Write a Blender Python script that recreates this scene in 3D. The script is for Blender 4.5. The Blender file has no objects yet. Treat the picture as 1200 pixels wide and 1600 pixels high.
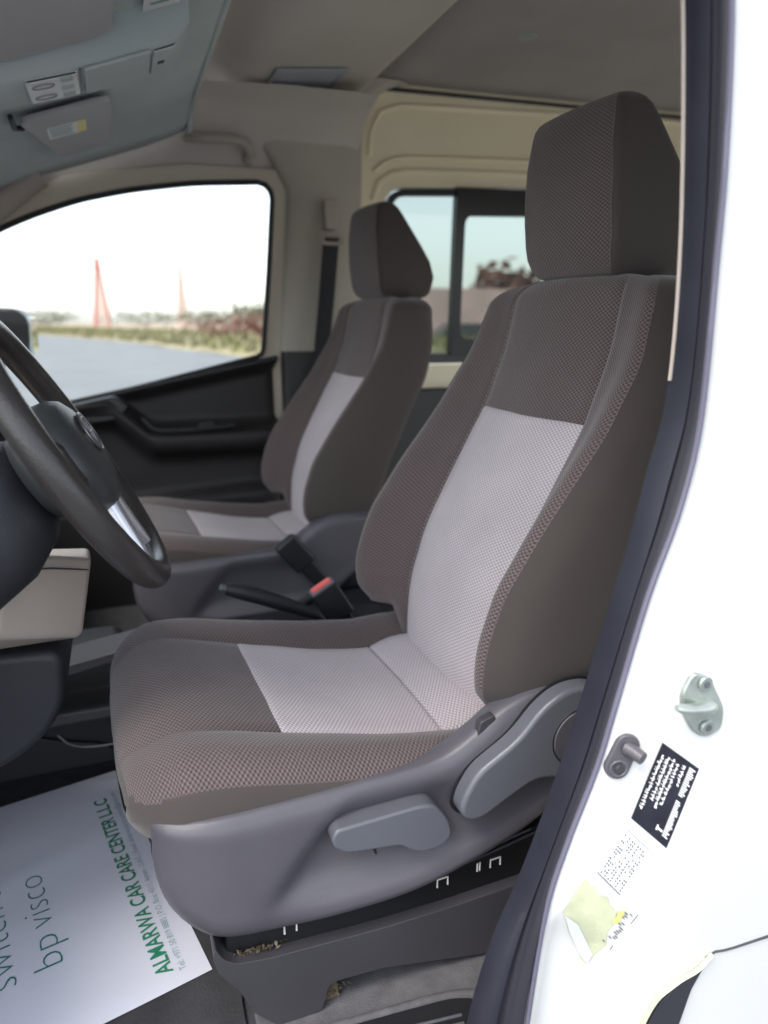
import bpy, bmesh, math, random
import numpy as np
from mathutils import Vector, Matrix

R = math.radians
random.seed(7)
sc = bpy.context.scene
COL = sc.collection

# ------------------------------------------------------------------ camera, world, sun, exposure
cam_d = bpy.data.cameras.new('camera')
cam = bpy.data.objects.new('camera', cam_d)
COL.objects.link(cam)
cam.location = (0, 0, 1.60)
cam.rotation_euler = (R(90 - 14.883), 0, R(-20.087))
cam_d.sensor_fit = 'VERTICAL'
cam_d.sensor_height = 36
cam_d.lens = 36 * 1110 / 1600
cam_d.clip_start = 0.02
cam_d.clip_end = 6000
cam_d.dof.use_dof = True
cam_d.dof.focus_distance = 0.95
cam_d.dof.aperture_fstop = 2.7
sc.camera = cam

SUN_AZ, SUN_EL = 205.0, 56.0          # direction towards the sun: azimuth from +X counter-clockwise
w = bpy.data.worlds.new('World')
sc.world = w
w.use_nodes = True
nt = w.node_tree
bg = nt.nodes['Background']
sky = nt.nodes.new('ShaderNodeTexSky')
sky.sky_type = 'NISHITA'
sky.sun_disc = False
sky.sun_elevation = R(SUN_EL)
sky.sun_rotation = R(90 - SUN_AZ)
sky.air_density = 1.0
sky.dust_density = 1.5
sky.ozone_density = 1.0
bg.inputs['Strength'].default_value = 0.15
hsv = nt.nodes.new('ShaderNodeHueSaturation')      # thin bright haze: a paler sky all round
hsv.inputs['Saturation'].default_value = 0.38
nt.links.new(sky.outputs[0], hsv.inputs['Color'])
nt.links.new(hsv.outputs[0], bg.inputs['Color'])

sun_d = bpy.data.lights.new('sun', 'SUN')
sun_d.energy = 0.9
sun_d.angle = R(22)
sun_d.color = (1.0, 0.93, 0.84)
sun = bpy.data.objects.new('sun', sun_d)
COL.objects.link(sun)
sdir = Vector((math.cos(R(SUN_AZ)) * math.cos(R(SUN_EL)), math.sin(R(SUN_AZ)) * math.cos(R(SUN_EL)), math.sin(R(SUN_EL))))
sun.rotation_euler = sdir.to_track_quat('Z', 'Y').to_euler()
sun.location = sdir * 30

sc.view_settings.view_transform = 'Standard'
sc.view_settings.look = 'None'
sc.view_settings.gamma = 1
sc.view_settings.exposure = 1.82
sc.render.engine = 'CYCLES'
sc.cycles.use_denoising = True
sc.cycles.max_bounces = 12
sc.cycles.diffuse_bounces = 6
sc.cycles.transparent_max_bounces = 16
sc.cycles.sample_clamp_indirect = 8

# ------------------------------------------------------------------ materials
M = {}

def lnk(m, a, b):
    m.node_tree.links.new(a, b)

def mat(name, col, rough=0.6, metal=0.0, bump=0.0, bscale=400, var=0.0, vscale=6, spec=0.5, coat=0.0, sheen=0.0, alpha=None):
    m = bpy.data.materials.new(name)
    m.use_nodes = True
    N = m.node_tree.nodes
    p = N['Principled BSDF']
    p.inputs['Base Color'].default_value = (*col, 1)
    p.inputs['Roughness'].default_value = rough
    p.inputs['Metallic'].default_value = metal
    p.inputs['Specular IOR Level'].default_value = spec
    p.inputs['Coat Weight'].default_value = coat
    p.inputs['Sheen Weight'].default_value = sheen
    tc = N.new('ShaderNodeTexCoord')
    if var:
        n = N.new('ShaderNodeTexNoise')
        n.inputs['Scale'].default_value = vscale
        n.inputs['Detail'].default_value = 5
        lnk(m, tc.outputs['Object'], n.inputs['Vector'])
        mr = N.new('ShaderNodeMapRange')
        mr.inputs['To Min'].default_value = 1 - var
        mr.inputs['To Max'].default_value = 1 + var
        mr.inputs['From Min'].default_value = 0.3
        mr.inputs['From Max'].default_value = 0.7
        lnk(m, n.outputs['Fac'], mr.inputs['Value'])
        mx = N.new('ShaderNodeMix')
        mx.data_type = 'RGBA'
        mx.blend_type = 'MULTIPLY'
        mx.inputs['Factor'].default_value = 1
        mx.inputs['A'].default_value = (*col, 1)
        lnk(m, mr.outputs[0], mx.inputs['B'])
        lnk(m, mx.outputs['Result'], p.inputs['Base Color'])
        rr = N.new('ShaderNodeMapRange')
        rr.inputs['To Min'].default_value = max(0.05, rough - 0.08)
        rr.inputs['To Max'].default_value = min(1, rough + 0.1)
        lnk(m, n.outputs['Fac'], rr.inputs['Value'])
        lnk(m, rr.outputs[0], p.inputs['Roughness'])
    if bump:
        n2 = N.new('ShaderNodeTexNoise')
        n2.inputs['Scale'].default_value = bscale
        n2.inputs['Detail'].default_value = 2
        lnk(m, tc.outputs['Object'], n2.inputs['Vector'])
        b = N.new('ShaderNodeBump')
        b.inputs['Strength'].default_value = bump
        b.inputs['Distance'].default_value = 0.001
        lnk(m, n2.outputs['Fac'], b.inputs['Height'])
        lnk(m, b.outputs[0], p.inputs['Normal'])
    M[name] = m
    return m

def mesh_fabric(name, c_hi, c_lo, period=0.0054, bump=0.7, var=0.06):
    """woven honeycomb cloth driven by the seat's own UVs (metres)"""
    m = bpy.data.materials.new(name)
    m.use_nodes = True
    N = m.node_tree.nodes
    p = N['Principled BSDF']
    p.inputs['Roughness'].default_value = 0.85
    p.inputs['Specular IOR Level'].default_value = 0.25
    p.inputs['Sheen Weight'].default_value = 0.25
    p.inputs['Sheen Roughness'].default_value = 0.5
    uv = N.new('ShaderNodeUVMap')
    uv.uv_map = 'UVMap'
    # slight wander of the weave
    nz = N.new('ShaderNodeTexNoise')
    nz.inputs['Scale'].default_value = 9
    lnk(m, uv.outputs[0], nz.inputs['Vector'])
    vm = N.new('ShaderNodeVectorMath')
    vm.operation = 'MULTIPLY_ADD'
    vm.inputs[1].default_value = (0.004, 0.004, 0)
    lnk(m, nz.outputs['Color'], vm.inputs[0])
    lnk(m, uv.outputs[0], vm.inputs[2])
    sp = N.new('ShaderNodeSeparateXYZ')
    lnk(m, vm.outputs[0], sp.inputs[0])

    def math_(op, a, b=None):
        n = N.new('ShaderNodeMath')
        n.operation = op
        for i, x in enumerate((a, b)):
            if x is None:
                continue
            if isinstance(x, (int, float)):
                n.inputs[i].default_value = x
            else:
                lnk(m, x, n.inputs[i])
        return n.outputs[0]
    k = 2 * math.pi / period
    su = math_('SINE', math_('MULTIPLY', sp.outputs[0], k * 0.72))
    sv = math_('SINE', math_('MULTIPLY', sp.outputs[1], k))
    h = math_('MULTIPLY', su, sv)
    h01 = math_('ADD', math_('MULTIPLY', h, 0.5), 0.5)
    # fine thread noise
    tn = N.new('ShaderNodeTexNoise')
    tn.inputs['Scale'].default_value = 700
    lnk(m, uv.outputs[0], tn.inputs['Vector'])
    big = N.new('ShaderNodeTexNoise')
    big.inputs['Scale'].default_value = 7
    big.inputs['Detail'].default_value = 4
    lnk(m, uv.outputs[0], big.inputs['Vector'])
    mx = N.new('ShaderNodeMix')
    mx.data_type = 'RGBA'
    mx.inputs['A'].default_value = (*c_lo, 1)
    mx.inputs['B'].default_value = (*c_hi, 1)
    lnk(m, h01, mx.inputs['Factor'])
    mr = N.new('ShaderNodeMapRange')
    mr.inputs['From Min'].default_value = 0.3
    mr.inputs['From Max'].default_value = 0.7
    mr.inputs['To Min'].default_value = 1 - var
    mr.inputs['To Max'].default_value = 1 + var
    lnk(m, big.outputs['Fac'], mr.inputs['Value'])
    m2 = N.new('ShaderNodeMix')
    m2.data_type = 'RGBA'
    m2.blend_type = 'MULTIPLY'
    m2.inputs['Factor'].default_value = 1
    lnk(m, mx.outputs['Result'], m2.inputs['A'])
    lnk(m, mr.outputs[0], m2.inputs['B'])
    lnk(m, m2.outputs['Result'], p.inputs['Base Color'])
    b = N.new('ShaderNodeBump')
    b.inputs['Strength'].default_value = bump
    b.inputs['Distance'].default_value = 0.0008
    lnk(m, math_('ADD', math_('ADD', h01, math_('MULTIPLY', tn.outputs['Fac'], 0.4)), math_('MULTIPLY', big.outputs['Fac'], 5.0)), b.inputs['Height'])
    lnk(m, b.outputs[0], p.inputs['Normal'])
    M[name] = m
    return m

def glass(name, tint, refl=1.0):
    m = bpy.data.materials.new(name)
    m.use_nodes = True
    N = m.node_tree.nodes
    N.remove(N['Principled BSDF'])
    out = N['Material Output']
    t = N.new('ShaderNodeBsdfTransparent')
    t.inputs[0].default_value = (*tint, 1)
    g = N.new('ShaderNodeBsdfGlossy')
    g.inputs['Roughness'].default_value = 0.02
    f = N.new('ShaderNodeFresnel')
    f.inputs[0].default_value = 1.45
    mm = N.new('ShaderNodeMath')
    mm.operation = 'MULTIPLY'
    mm.inputs[1].default_value = refl
    lnk(m, f.outputs[0], mm.inputs[0])
    mx = N.new('ShaderNodeMixShader')
    lnk(m, mm.outputs[0], mx.inputs[0])
    lnk(m, t.outputs[0], mx.inputs[1])
    lnk(m, g.outputs[0], mx.inputs[2])
    lnk(m, mx.outputs[0], out.inputs['Surface'])
    M[name] = m

mesh_fabric('dark_mesh', (0.165, 0.126, 0.121), (0.028, 0.020, 0.021), period=0.0064, bump=0.9)
mesh_fabric('light_mesh', (0.63, 0.56, 0.575), (0.27, 0.235, 0.25), period=0.0064, bump=0.7)
mat('side_cloth', (0.056, 0.045, 0.041), 0.75, bump=0.25, bscale=1500, var=0.07, spec=0.3, sheen=0.2)
mat('stitch_thread', (0.20, 0.175, 0.165), 0.8)
mat('seat_plastic', (0.078, 0.073, 0.085), 0.34, bump=0.35, bscale=900, var=0.07, vscale=9)
mat('lever_plastic', (0.098, 0.102, 0.118), 0.32, bump=0.25, bscale=900, var=0.05)
mat('lower_plastic', (0.043, 0.041, 0.047), 0.42, bump=0.35, bscale=700, var=0.12)
mat('dark_plastic', (0.013, 0.015, 0.020), 0.55, bump=0.4, bscale=600, var=0.1)
mat('door_plastic', (0.019, 0.017, 0.018), 0.5, bump=0.4, bscale=600, var=0.1)
mat('black_plastic', (0.012, 0.012, 0.014), 0.4, var=0.1)
mat('navy_rubber', (0.014, 0.015, 0.024), 0.42, bump=0.15, bscale=300, var=0.1, vscale=20)
mat('black_rubber', (0.018, 0.019, 0.026), 0.5, var=0.1)
mat('seal_edge', (0.12, 0.115, 0.16), 0.4)
mat('wheel_leather', (0.032, 0.028, 0.027), 0.29, bump=0.5, bscale=350, var=0.12)
mat('hub_plastic', (0.034, 0.037, 0.038), 0.4, bump=0.3, bscale=700)
mat('silver', (0.62, 0.62, 0.66), 0.32, metal=0.7)
mat('chrome', (0.85, 0.85, 0.87), 0.12, metal=1.0)
mat('emblem_metal', (0.22, 0.22, 0.23), 0.35, metal=0.8)
mat('zinc', (0.40, 0.44, 0.41), 0.33, metal=0.75, var=0.12, vscale=60)
mat('rail_black', (0.010, 0.010, 0.011), 0.35)
mat('rail_clip', (0.70, 0.66, 0.62), 0.4)
mat('grease', (0.085, 0.066, 0.042), 0.5, bump=1, bscale=200, var=0.4, vscale=60)
mat('cream_plastic', (0.42, 0.365, 0.32), 0.55, bump=0.25, bscale=700, var=0.04)
mat('lining', (0.54, 0.60, 0.61), 0.9, bump=0.4, bscale=900, var=0.05, spec=0.2)
mat('lining_trim', (0.55, 0.51, 0.47), 0.75, bump=0.2, bscale=900, var=0.04)
mat('lining_rear', (0.36, 0.34, 0.345), 0.95, bump=0.5, bscale=800, var=0.06, spec=0.2)
mat('visor_cloth', (0.50, 0.50, 0.52), 0.8, bump=0.3, bscale=900, var=0.04)
mat('vent_plastic', (0.34, 0.36, 0.39), 0.5)
mat('white_plastic', (0.72, 0.75, 0.74), 0.4)
mat('pillar_trim', (0.44, 0.405, 0.35), 0.6, bump=0.2, bscale=800, var=0.04)
mat('cream_paint', (0.86, 0.77, 0.56), 0.32, coat=0.3, var=0.02)
mat('door_frame', (0.60, 0.54, 0.44), 0.5, var=0.03)
mat('white_paint', (0.60, 0.60, 0.585), 0.3, coat=0.5, var=0.012, vscale=3)
mat('window_black', (0.010, 0.010, 0.012), 0.3)
mat('belt_webbing', (0.022, 0.022, 0.028), 0.7, bump=0.6, bscale=900)
mat('buckle_red', (0.75, 0.07, 0.05), 0.35)
mat('carpet', (0.040, 0.041, 0.046), 0.95, bump=1.0, bscale=260, var=0.25, vscale=30)
mat('sill_carpet', (0.088, 0.086, 0.092), 0.9, bump=0.9, bscale=380, var=0.2, vscale=50)
mat('mat_rubber', (0.035, 0.034, 0.038), 0.6, bump=0.6, bscale=250, var=0.2, vscale=20)
mat('paper', (0.60, 0.61, 0.69), 0.65, var=0.015, vscale=5)
mat('green_ink', (0.015, 0.20, 0.10), 0.6)
mat('teal_ink', (0.015, 0.17, 0.15), 0.6)
mat('grey_ink', (0.25, 0.36, 0.36), 0.6)
mat('label_white', (0.80, 0.80, 0.80), 0.35)
mat('label_black', (0.012, 0.013, 0.022), 0.3, var=0.3, vscale=40)
mat('label_ink', (0.10, 0.10, 0.12), 0.5)
mat('label_yellow', (0.80, 0.66, 0.05), 0.4)
mat('scrap_yellow', (0.52, 0.52, 0.18), 0.5)
mat('glue', (0.48, 0.50, 0.34), 0.25, var=0.12, vscale=40)
mat('asphalt', (0.15, 0.16, 0.165), 0.75, bump=0.4, bscale=30, var=0.12, vscale=0.4)
mat('soil', (0.33, 0.255, 0.17), 0.95, var=0.25, vscale=0.15)
mat('verge_soil', (0.26, 0.225, 0.13), 0.95, var=0.3, vscale=0.4)
mat('grass_blade', (0.17, 0.165, 0.075), 0.8, var=0.4, vscale=0.5)
mat('leaf_green', (0.15, 0.155, 0.095), 0.8, var=0.4, vscale=2)
mat('leaf_brown', (0.17, 0.085, 0.06), 0.8, var=0.4, vscale=2)
mat('bark', (0.12, 0.09, 0.07), 0.9)
mat('pylon_red', (0.42, 0.10, 0.07), 0.6)
mat('pylon_pale', (0.55, 0.42, 0.36), 0.6)
mat('reflected_pink', (0.60, 0.43, 0.40), 0.9, var=0.12, vscale=0.6)
mat('car_dark', (0.05, 0.055, 0.06), 0.3, coat=0.5)
glass('clear_glass', (0.93, 0.96, 0.95))
glass('tinted_glass', (0.52, 0.56, 0.54), 0.8)
glass('mirror_glass', (0.02, 0.02, 0.02))
mat('mirror_face', (0.65, 0.80, 0.85), 0.03, metal=1.0)

# ------------------------------------------------------------------ mesh helpers
OFF = {}

def _origin(V):
    a = np.array(V)
    lo, hi = a.min(0), a.max(0)
    return Vector(((lo[0] + hi[0]) / 2, (lo[1] + hi[1]) / 2, lo[2]))

def thing(name, label, cat, loc, group=None):
    o = bpy.data.objects.new(name, None)
    COL.objects.link(o)
    o.location = loc
    o.empty_display_size = 0.05
    o['label'] = label
    o['category'] = cat
    if group:
        o['group'] = group
    OFF[o] = Vector(loc)
    return o

def tag(o, label=None, cat=None, group=None, kind=None):
    if label: o['label'] = label
    if cat: o['category'] = cat
    if group: o['group'] = group
    if kind: o['kind'] = kind
    return o

def mesh(name, V, F, m, parent=None, smooth=True, uv=None, sharp=40, bevel=0, segs=3, solid=0, sub=0):
    V = [tuple(map(float, v)) for v in V]
    o0 = _origin(V)
    me = bpy.data.meshes.new(name)
    me.from_pydata([(v[0] - o0.x, v[1] - o0.y, v[2] - o0.z) for v in V], [], F)
    me.materials.append(M[m])
    if uv is not None:
        l = me.uv_layers.new(name='UVMap')
        for lp in me.loops:
            l.data[lp.index].uv = uv[lp.vertex_index]
    me.validate()
    bm = bmesh.new()
    bm.from_mesh(me)
    bmesh.ops.recalc_face_normals(bm, faces=bm.faces)
    bm.to_mesh(me)
    bm.free()
    if smooth:
        me.polygons.foreach_set('use_smooth', [True] * len(me.polygons))
        if sharp and not bevel:
            me.set_sharp_from_angle(angle=R(sharp))
    o = bpy.data.objects.new(name, me)
    COL.objects.link(o)
    if parent:
        o.parent = parent
        o.location = o0 - OFF[parent]
    else:
        o.location = o0
    OFF[o] = o0
    if solid:
        md = o.modifiers.new('solid', 'SOLIDIFY')
        md.thickness = abs(solid)
        md.offset = -1 if solid > 0 else 1
    if bevel:
        md = o.modifiers.new('bevel', 'BEVEL')
        md.width = bevel
        md.segments = segs
        md.limit_method = 'ANGLE'
        md.angle_limit = R(30)
        md.harden_normals = True
    if sub:
        md = o.modifiers.new('sub', 'SUBSURF')
        md.levels = sub
        md.render_levels = sub
    return o

def smooth_curve(pts, n, closed=False):
    """Catmull-Rom through pts, n samples evenly by arc length"""
    P = [np.array(p, float) for p in pts]
    L = len(P)
    out = []
    segs = L if closed else L - 1
    for i in range(segs):
        if closed:
            a, b, c, d = P[(i - 1) % L], P[i], P[(i + 1) % L], P[(i + 2) % L]
        else:
            a, b, c, d = P[max(i - 1, 0)], P[i], P[i + 1], P[min(i + 2, L - 1)]
        for k in range(12):
            t = k / 12
            out.append(0.5 * ((2 * b) + (c - a) * t + (2 * a - 5 * b + 4 * c - d) * t * t + (3 * b - a - 3 * c + d) * t ** 3))
    if not closed:
        out.append(P[-1])
    else:
        out.append(out[0])
    out = np.array(out)
    s = np.concatenate([[0], np.cumsum(np.linalg.norm(np.diff(out, axis=0), axis=1))])
    q = np.linspace(0, s[-1], n + (1 if closed else 0))
    res = np.stack([np.interp(q, s, out[:, k]) for k in range(out.shape[1])], 1)
    return res[:-1] if closed else res

def prism(name, outline, a, b, m, parent=None, axis='y', bevel=0.004, segs=3, smooth_n=0, kw=None):
    pts = smooth_curve(outline, smooth_n, True) if smooth_n else outline
    n = len(pts)
    def P(p, t):
        return {'y': (p[0], t, p[1]), 'x': (t, p[0], p[1]), 'z': (p[0], p[1], t)}[axis]
    V = [P(p, a) for p in pts] + [P(p, b) for p in pts]
    F = [list(range(n)), list(range(2 * n - 1, n - 1, -1))] + [[i, (i + 1) % n, n + (i + 1) % n, n + i] for i in range(n)]
    return mesh(name, V, F, m, parent, bevel=bevel, segs=segs, **(kw or {}))

def box(name, x0, x1, y0, y1, z0, z1, m, parent=None, bevel=0.004, segs=3):
    return prism(name, [(x0, z0), (x1, z0), (x1, z1), (x0, z1)], y0, y1, m, parent, bevel=bevel, segs=segs)

def obox(name, c, ex, ey, ez, m, parent=None, bevel=0.002, segs=3):
    """oriented box: centre and three half-extent vectors"""
    c, ex, ey, ez = map(np.array, (c, ex, ey, ez))
    V = [c + sx * ex + sy * ey + sz * ez for sz in (-1, 1) for sy in (-1, 1) for sx in (-1, 1)]
    F = [[0, 1, 3, 2], [4, 5, 7, 6], [0, 1, 5, 4], [2, 3, 7, 6], [0, 2, 6, 4], [1, 3, 7, 5]]
    return mesh(name, V, F, m, parent, bevel=bevel, segs=segs)

def rings(name, Rr, m, parent=None, closed_u=True, cap0=True, cap1=True, sharp=60, **kw):
    n = len(Rr[0])
    V = [p for r in Rr for p in r]
    F = []
    for i in range(len(Rr) - 1):
        for j in range(n if closed_u else n - 1):
            k = (j + 1) % n
            F.append([i * n + j, i * n + k, (i + 1) * n + k, (i + 1) * n + j])
    if cap0: F.append(list(range(n))[::-1])
    if cap1: F.append([(len(Rr) - 1) * n + j for j in range(n)])
    return mesh(name, V, F, m, parent, sharp=sharp, **kw)

def tube_rings(path, r, n=10, closed=False, squash=None):
    P = [np.array(p, float) for p in path]
    L = len(P)
    T = []
    for i in range(L):
        a = P[(i - 1) % L] if (closed or i > 0) else P[i]
        b = P[(i + 1) % L] if (closed or i < L - 1) else P[i]
        t = b - a
        T.append(t / np.linalg.norm(t))
    up = np.array([0, 0, 1.0]) if abs(T[0][2]) < 0.9 else np.array([0, 1.0, 0])
    u = np.cross(T[0], up); u /= np.linalg.norm(u)
    out = []
    for i in range(L):
        u = u - T[i] * (u @ T[i]); u /= np.linalg.norm(u)
        v = np.cross(T[i], u)
        ri = r[i] if isinstance(r, (list, tuple, np.ndarray)) else r
        q = squash if squash else 1.0
        out.append([P[i] + ri * (math.cos(2 * math.pi * k / n) * u + q * math.sin(2 * math.pi * k / n) * v) for k in range(n)])
    return out

def tube(name, path, r, m, parent=None, n=10, closed=False, squash=None):
    Rr = tube_rings(path, r, n, closed, squash)
    if closed:
        Rr = Rr + [Rr[0]]
        V = [p for q in Rr[:-1] for p in q]
        L = len(Rr) - 1
        F = [[i * n + j, i * n + (j + 1) % n, ((i + 1) % L) * n + (j + 1) % n, ((i + 1) % L) * n + j] for i in range(L) for j in range(n)]
        return mesh(name, V, F, m, parent, sharp=70)
    return rings(name, Rr, m, parent, sharp=60)

def cyl(name, c, axis, r, h, m, parent=None, n=24, bevel=0.001, taper=1.0):
    c = np.array(c, float); a = np.array(axis, float); a /= np.linalg.norm(a)
    return_r = tube_rings([c, c + a * h], [r, r * taper], n)
    return rings(name, return_r, m, parent, bevel=bevel)

def grid(name, fn, nu, nv, m, parent=None, uvs=None, sharp=50, **kw):
    V = [fn(i / (nu - 1), j / (nv - 1)) for j in range(nv) for i in range(nu)]
    F = [[j * nu + i, j * nu + i + 1, (j + 1) * nu + i + 1, (j + 1) * nu + i] for j in range(nv - 1) for i in range(nu - 1)]
    return mesh(name, V, F, m, parent, sharp=sharp, **kw)

def interp(x, xs, ys):
    return float(np.interp(x, xs, ys))

def smin(x, xs, ys):
    """smooth interpolation (PCHIP-like via cosine blending of a fine moving average)"""
    h = 0.018
    return float(np.mean([np.interp(x + d * h, xs, ys) for d in (-1, -0.5, 0, 0.5, 1)]))

def round_poly(pts, r, seg=6):
    """round the corners of a polygon"""
    out = []
    n = len(pts)
    rr = r if isinstance(r, (list, tuple)) else [r] * n
    for i in range(n):
        p = np.array(pts[i], float); a = np.array(pts[i - 1], float); b = np.array(pts[(i + 1) % n], float)
        da, db = a - p, b - p
        la, lb = np.linalg.norm(da), np.linalg.norm(db)
        q = min(rr[i], la * 0.49, lb * 0.49)
        p0, p1 = p + da / la * q, p + db / lb * q
        for k in range(seg + 1):
            t = k / seg
            out.append(tuple((1 - t) ** 2 * p0 + 2 * t * (1 - t) * p + t * t * p1))
    return out

def radial(poly, c, angs):
    P = np.array(poly, float) - np.array(c)
    Q = np.roll(P, -1, 0)
    res = []
    for a in angs:
        d = np.array([math.cos(a), math.sin(a)])
        best = 0
        for p, q in zip(P, Q):
            e = q - p
            den = d[0] * e[1] - d[1] * e[0]
            if abs(den) < 1e-12: continue
            t = (p[0] * e[1] - p[1] * e[0]) / den
            s = (p[0] * d[1] - p[1] * d[0]) / den
            if t > 0 and -1e-9 <= s <= 1 + 1e-9: best = max(best, t)
        res.append(tuple(np.array(c) + d * best))
    return res

def ring_plate(name, outer, inner, y0, y1, m, parent=None, c=None, bevel=0.003, yf=None):
    """plate in the XZ plane with an opening"""
    ic = np.mean(np.array(inner), 0) if c is None else np.array(c)
    angs = sorted([math.atan2(p[1] - ic[1], p[0] - ic[0]) for p in list(inner) + list(outer)])
    aa = []
    for a in angs:
        if not aa or a - aa[-1] > 0.004: aa.append(a)
    full = []
    for i, a in enumerate(aa):
        full.append(a)
        b = aa[(i + 1) % len(aa)] + (2 * math.pi if i == len(aa) - 1 else 0)
        k = int((b - a) / 0.12)
        for q in range(1, k + 1):
            full.append(a + (b - a) * q / (k + 1))
    A, B = radial(outer, ic, full), radial(inner, ic, full)
    n = len(full)
    g = yf if yf else (lambda x, z: 0)
    V = [(p[0], y0 + g(*p), p[1]) for p in A] + [(p[0], y0 + g(*p), p[1]) for p in B] + [(p[0], y1 + g(*p), p[1]) for p in A] + [(p[0], y1 + g(*p), p[1]) for p in B]
    F = []
    for i in range(n):
        j = (i + 1) % n
        F += [[i, j, n + j, n + i], [2 * n + i, 3 * n + i, 3 * n + j, 2 * n + j], [n + i, n + j, 3 * n + j, 3 * n + i], [i, 2 * n + i, 2 * n + j, j]]
    return mesh(name, V, F, m, parent, bevel=bevel, segs=2)

def letters(name, body, o, ex, ey, m, parent, height=None, length=None, off=0.0, lift=0.0004, depth=0.0):
    """flat lettering laid from o along ex (reading direction) with ey up"""
    cu = bpy.data.curves.new(name, 'FONT')
    cu.body = body
    cu.offset = off
    cu.resolution_u = 3
    t = bpy.data.objects.new(name, cu)
    COL.objects.link(t)
    dg = bpy.context.evaluated_depsgraph_get()
    me = bpy.data.meshes.new_from_object(t.evaluated_get(dg))
    bpy.data.objects.remove(t)
    co = np.array([v.co[:] for v in me.vertices])
    lo, hi = co.min(0), co.max(0)
    ks = height / 0.729 if height else 1.0        # cap height of the built-in face
    kx = length / (hi[0] - lo[0]) if length else ks
    ex, ey = np.array(ex, float), np.array(ey, float)
    ex /= np.linalg.norm(ex); ey /= np.linalg.norm(ey)
    nrm = np.cross(ex, ey)
    V = [np.array(o) + ex * ((p[0] - lo[0]) * kx) + ey * (p[1] * ks) + nrm * lift for p in co]
    F = [list(p.vertices) for p in me.polygons]
    bpy.data.meshes.remove(me)
    return mesh(name, V, F, m, parent, smooth=False)

def copy_tree(o, parent=None):
    c = o.copy()
    COL.objects.link(c)
    c.parent = parent
    for ch in [k for k in bpy.data.objects if k.parent == o]:
        copy_tree(ch, c)
    return c

# ================================================================== OUTSIDE
g = mesh('ground', [(-3000, -3000, -0.06), (3000, -3000, -0.06), (3000, 4000, -0.06), (-3000, 4000, -0.06)], [[0, 1, 2, 3]], 'soil', smooth=False)
tag(g, kind='structure')
road_far = [(-220, 800), (-60, 380), (-28, 190), (-12.5, 123), (0.9, 67), (4.2, 45), (6.1, 34), (9, 28), (16, 22), (40, 16), (120, 8)]
rv = [(x, y, 0.0) for x, y in road_far]
rv += [(120, -60, 0.0), (-900, -60, 0.0), (-900, 800, 0.0)]
rd = mesh('road', rv, [list(range(len(rv)))], 'asphalt', smooth=False)
tag(rd, kind='structure')
# sandy kerb line and raised verge
prof = [(0.0, 0.0), (0.5, 0.10), (2.2, 0.35), (6.0, 0.5), (30, 0.6)]
edge = smooth_curve([p for p in road_far[1:]], 80)
V, F = [], []
for i, p in enumerate(edge):
    d = edge[min(i + 1, len(edge) - 1)] - edge[max(i - 1, 0)]
    d /= np.linalg.norm(d)
    nrm = np.array([-d[1], d[0]])
    if nrm[1] < 0: nrm = -nrm
    for q, h in prof:
        V.append((p[0] + nrm[0] * q, p[1] + nrm[1] * q, h - 0.01 + 0.06 * math.sin(i * 2.1 + q)))
n = len(prof)
for i in range(len(edge) - 1):
    for j in range(n - 1):
        F.append([i * n + j, i * n + j + 1, (i + 1) * n + j + 1, (i + 1) * n + j])
vg = mesh('verge', V, F, 'verge_soil')
tag(vg, kind='structure')
# dry grass on the verge
rng = np.random.default_rng(3)
gv, gf = [], []
for k in range(9000):
    i = int(rng.integers(0, len(edge) - 1))
    t = rng.random()
    p = edge[i] * (1 - t) + edge[i + 1] * t
    if p[1] > 240: continue
    d = edge[i + 1] - edge[i]; d /= np.linalg.norm(d)
    nrm = np.array([-d[1], d[0]])
    if nrm[1] < 0: nrm = -nrm
    q = 0.7 + rng.random() ** 1.5 * 16
    x, y = p + nrm * q
    z = np.interp(q, [a for a, _ in prof], [b for _, b in prof]) - 0.08
    hh = rng.uniform(0.25, 0.7)
    a = rng.random() * 6.28
    ww = rng.uniform(0.12, 0.3)
    b = len(gv)
    gv += [(x - ww * math.cos(a), y - ww * math.sin(a), z), (x + ww * math.cos(a), y + ww * math.sin(a), z), (x + rng.normal() * .2, y + rng.normal() * .2, z + hh)]
    gf.append([b, b + 1, b + 2])
gr = mesh('grass', gv, gf, 'grass_blade', smooth=False)
tag(gr, 'dry green grass covering the verge beyond the road', 'grass', kind='stuff')

def leaf_crown(c, rx, ry, rz, nleaf, size, rs):
    V, F = [], []
    for k in range(nleaf):
        d = rs.normal(size=3); d /= np.linalg.norm(d)
        rr = (0.45 + 0.6 * rs.random()) * (1 + 0.3 * math.sin(3 * math.atan2(d[1], d[0]) + 5 * d[2]))
        p = np.array(c) + d * rr * np.array([rx, ry, rz])
        u = rs.normal(size=3); u /= np.linalg.norm(u)
        v = np.cross(u, rs.normal(size=3)); v /= np.linalg.norm(v)
        s = size * rs.uniform(0.6, 1.4)
        b = len(V)
        V += [p - u * s, p + v * s * .5, p + u * s, p - v * s * .5]
        F.append([b, b + 1, b + 2, b + 3])
    return V, F

def bush(name, label, cat, x, y, rx, h, m, group, seed, base=0.45):
    rs = np.random.default_rng(seed)
    t = thing(name, label, cat, (x, y, base), group)
    V, F = leaf_crown((x, y, base + h * 0.62), rx, rx * 0.8, h * 0.45, 520, h * 0.10, rs)
    mesh('crown', V, F, m, t, smooth=False)
    for k in range(3):
        a = k * 2.1 + seed
        tube('trunk', [(x, y, base - 0.05), (x + .15 * rx * math.cos(a), y + .15 * rx * math.sin(a), base + h * .3), (x + .5 * rx * math.cos(a), y + .5 * rx * math.sin(a), base + h * .75)], [h * .035, h * .025, h * .01], 'bark', t, n=6)

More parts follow.
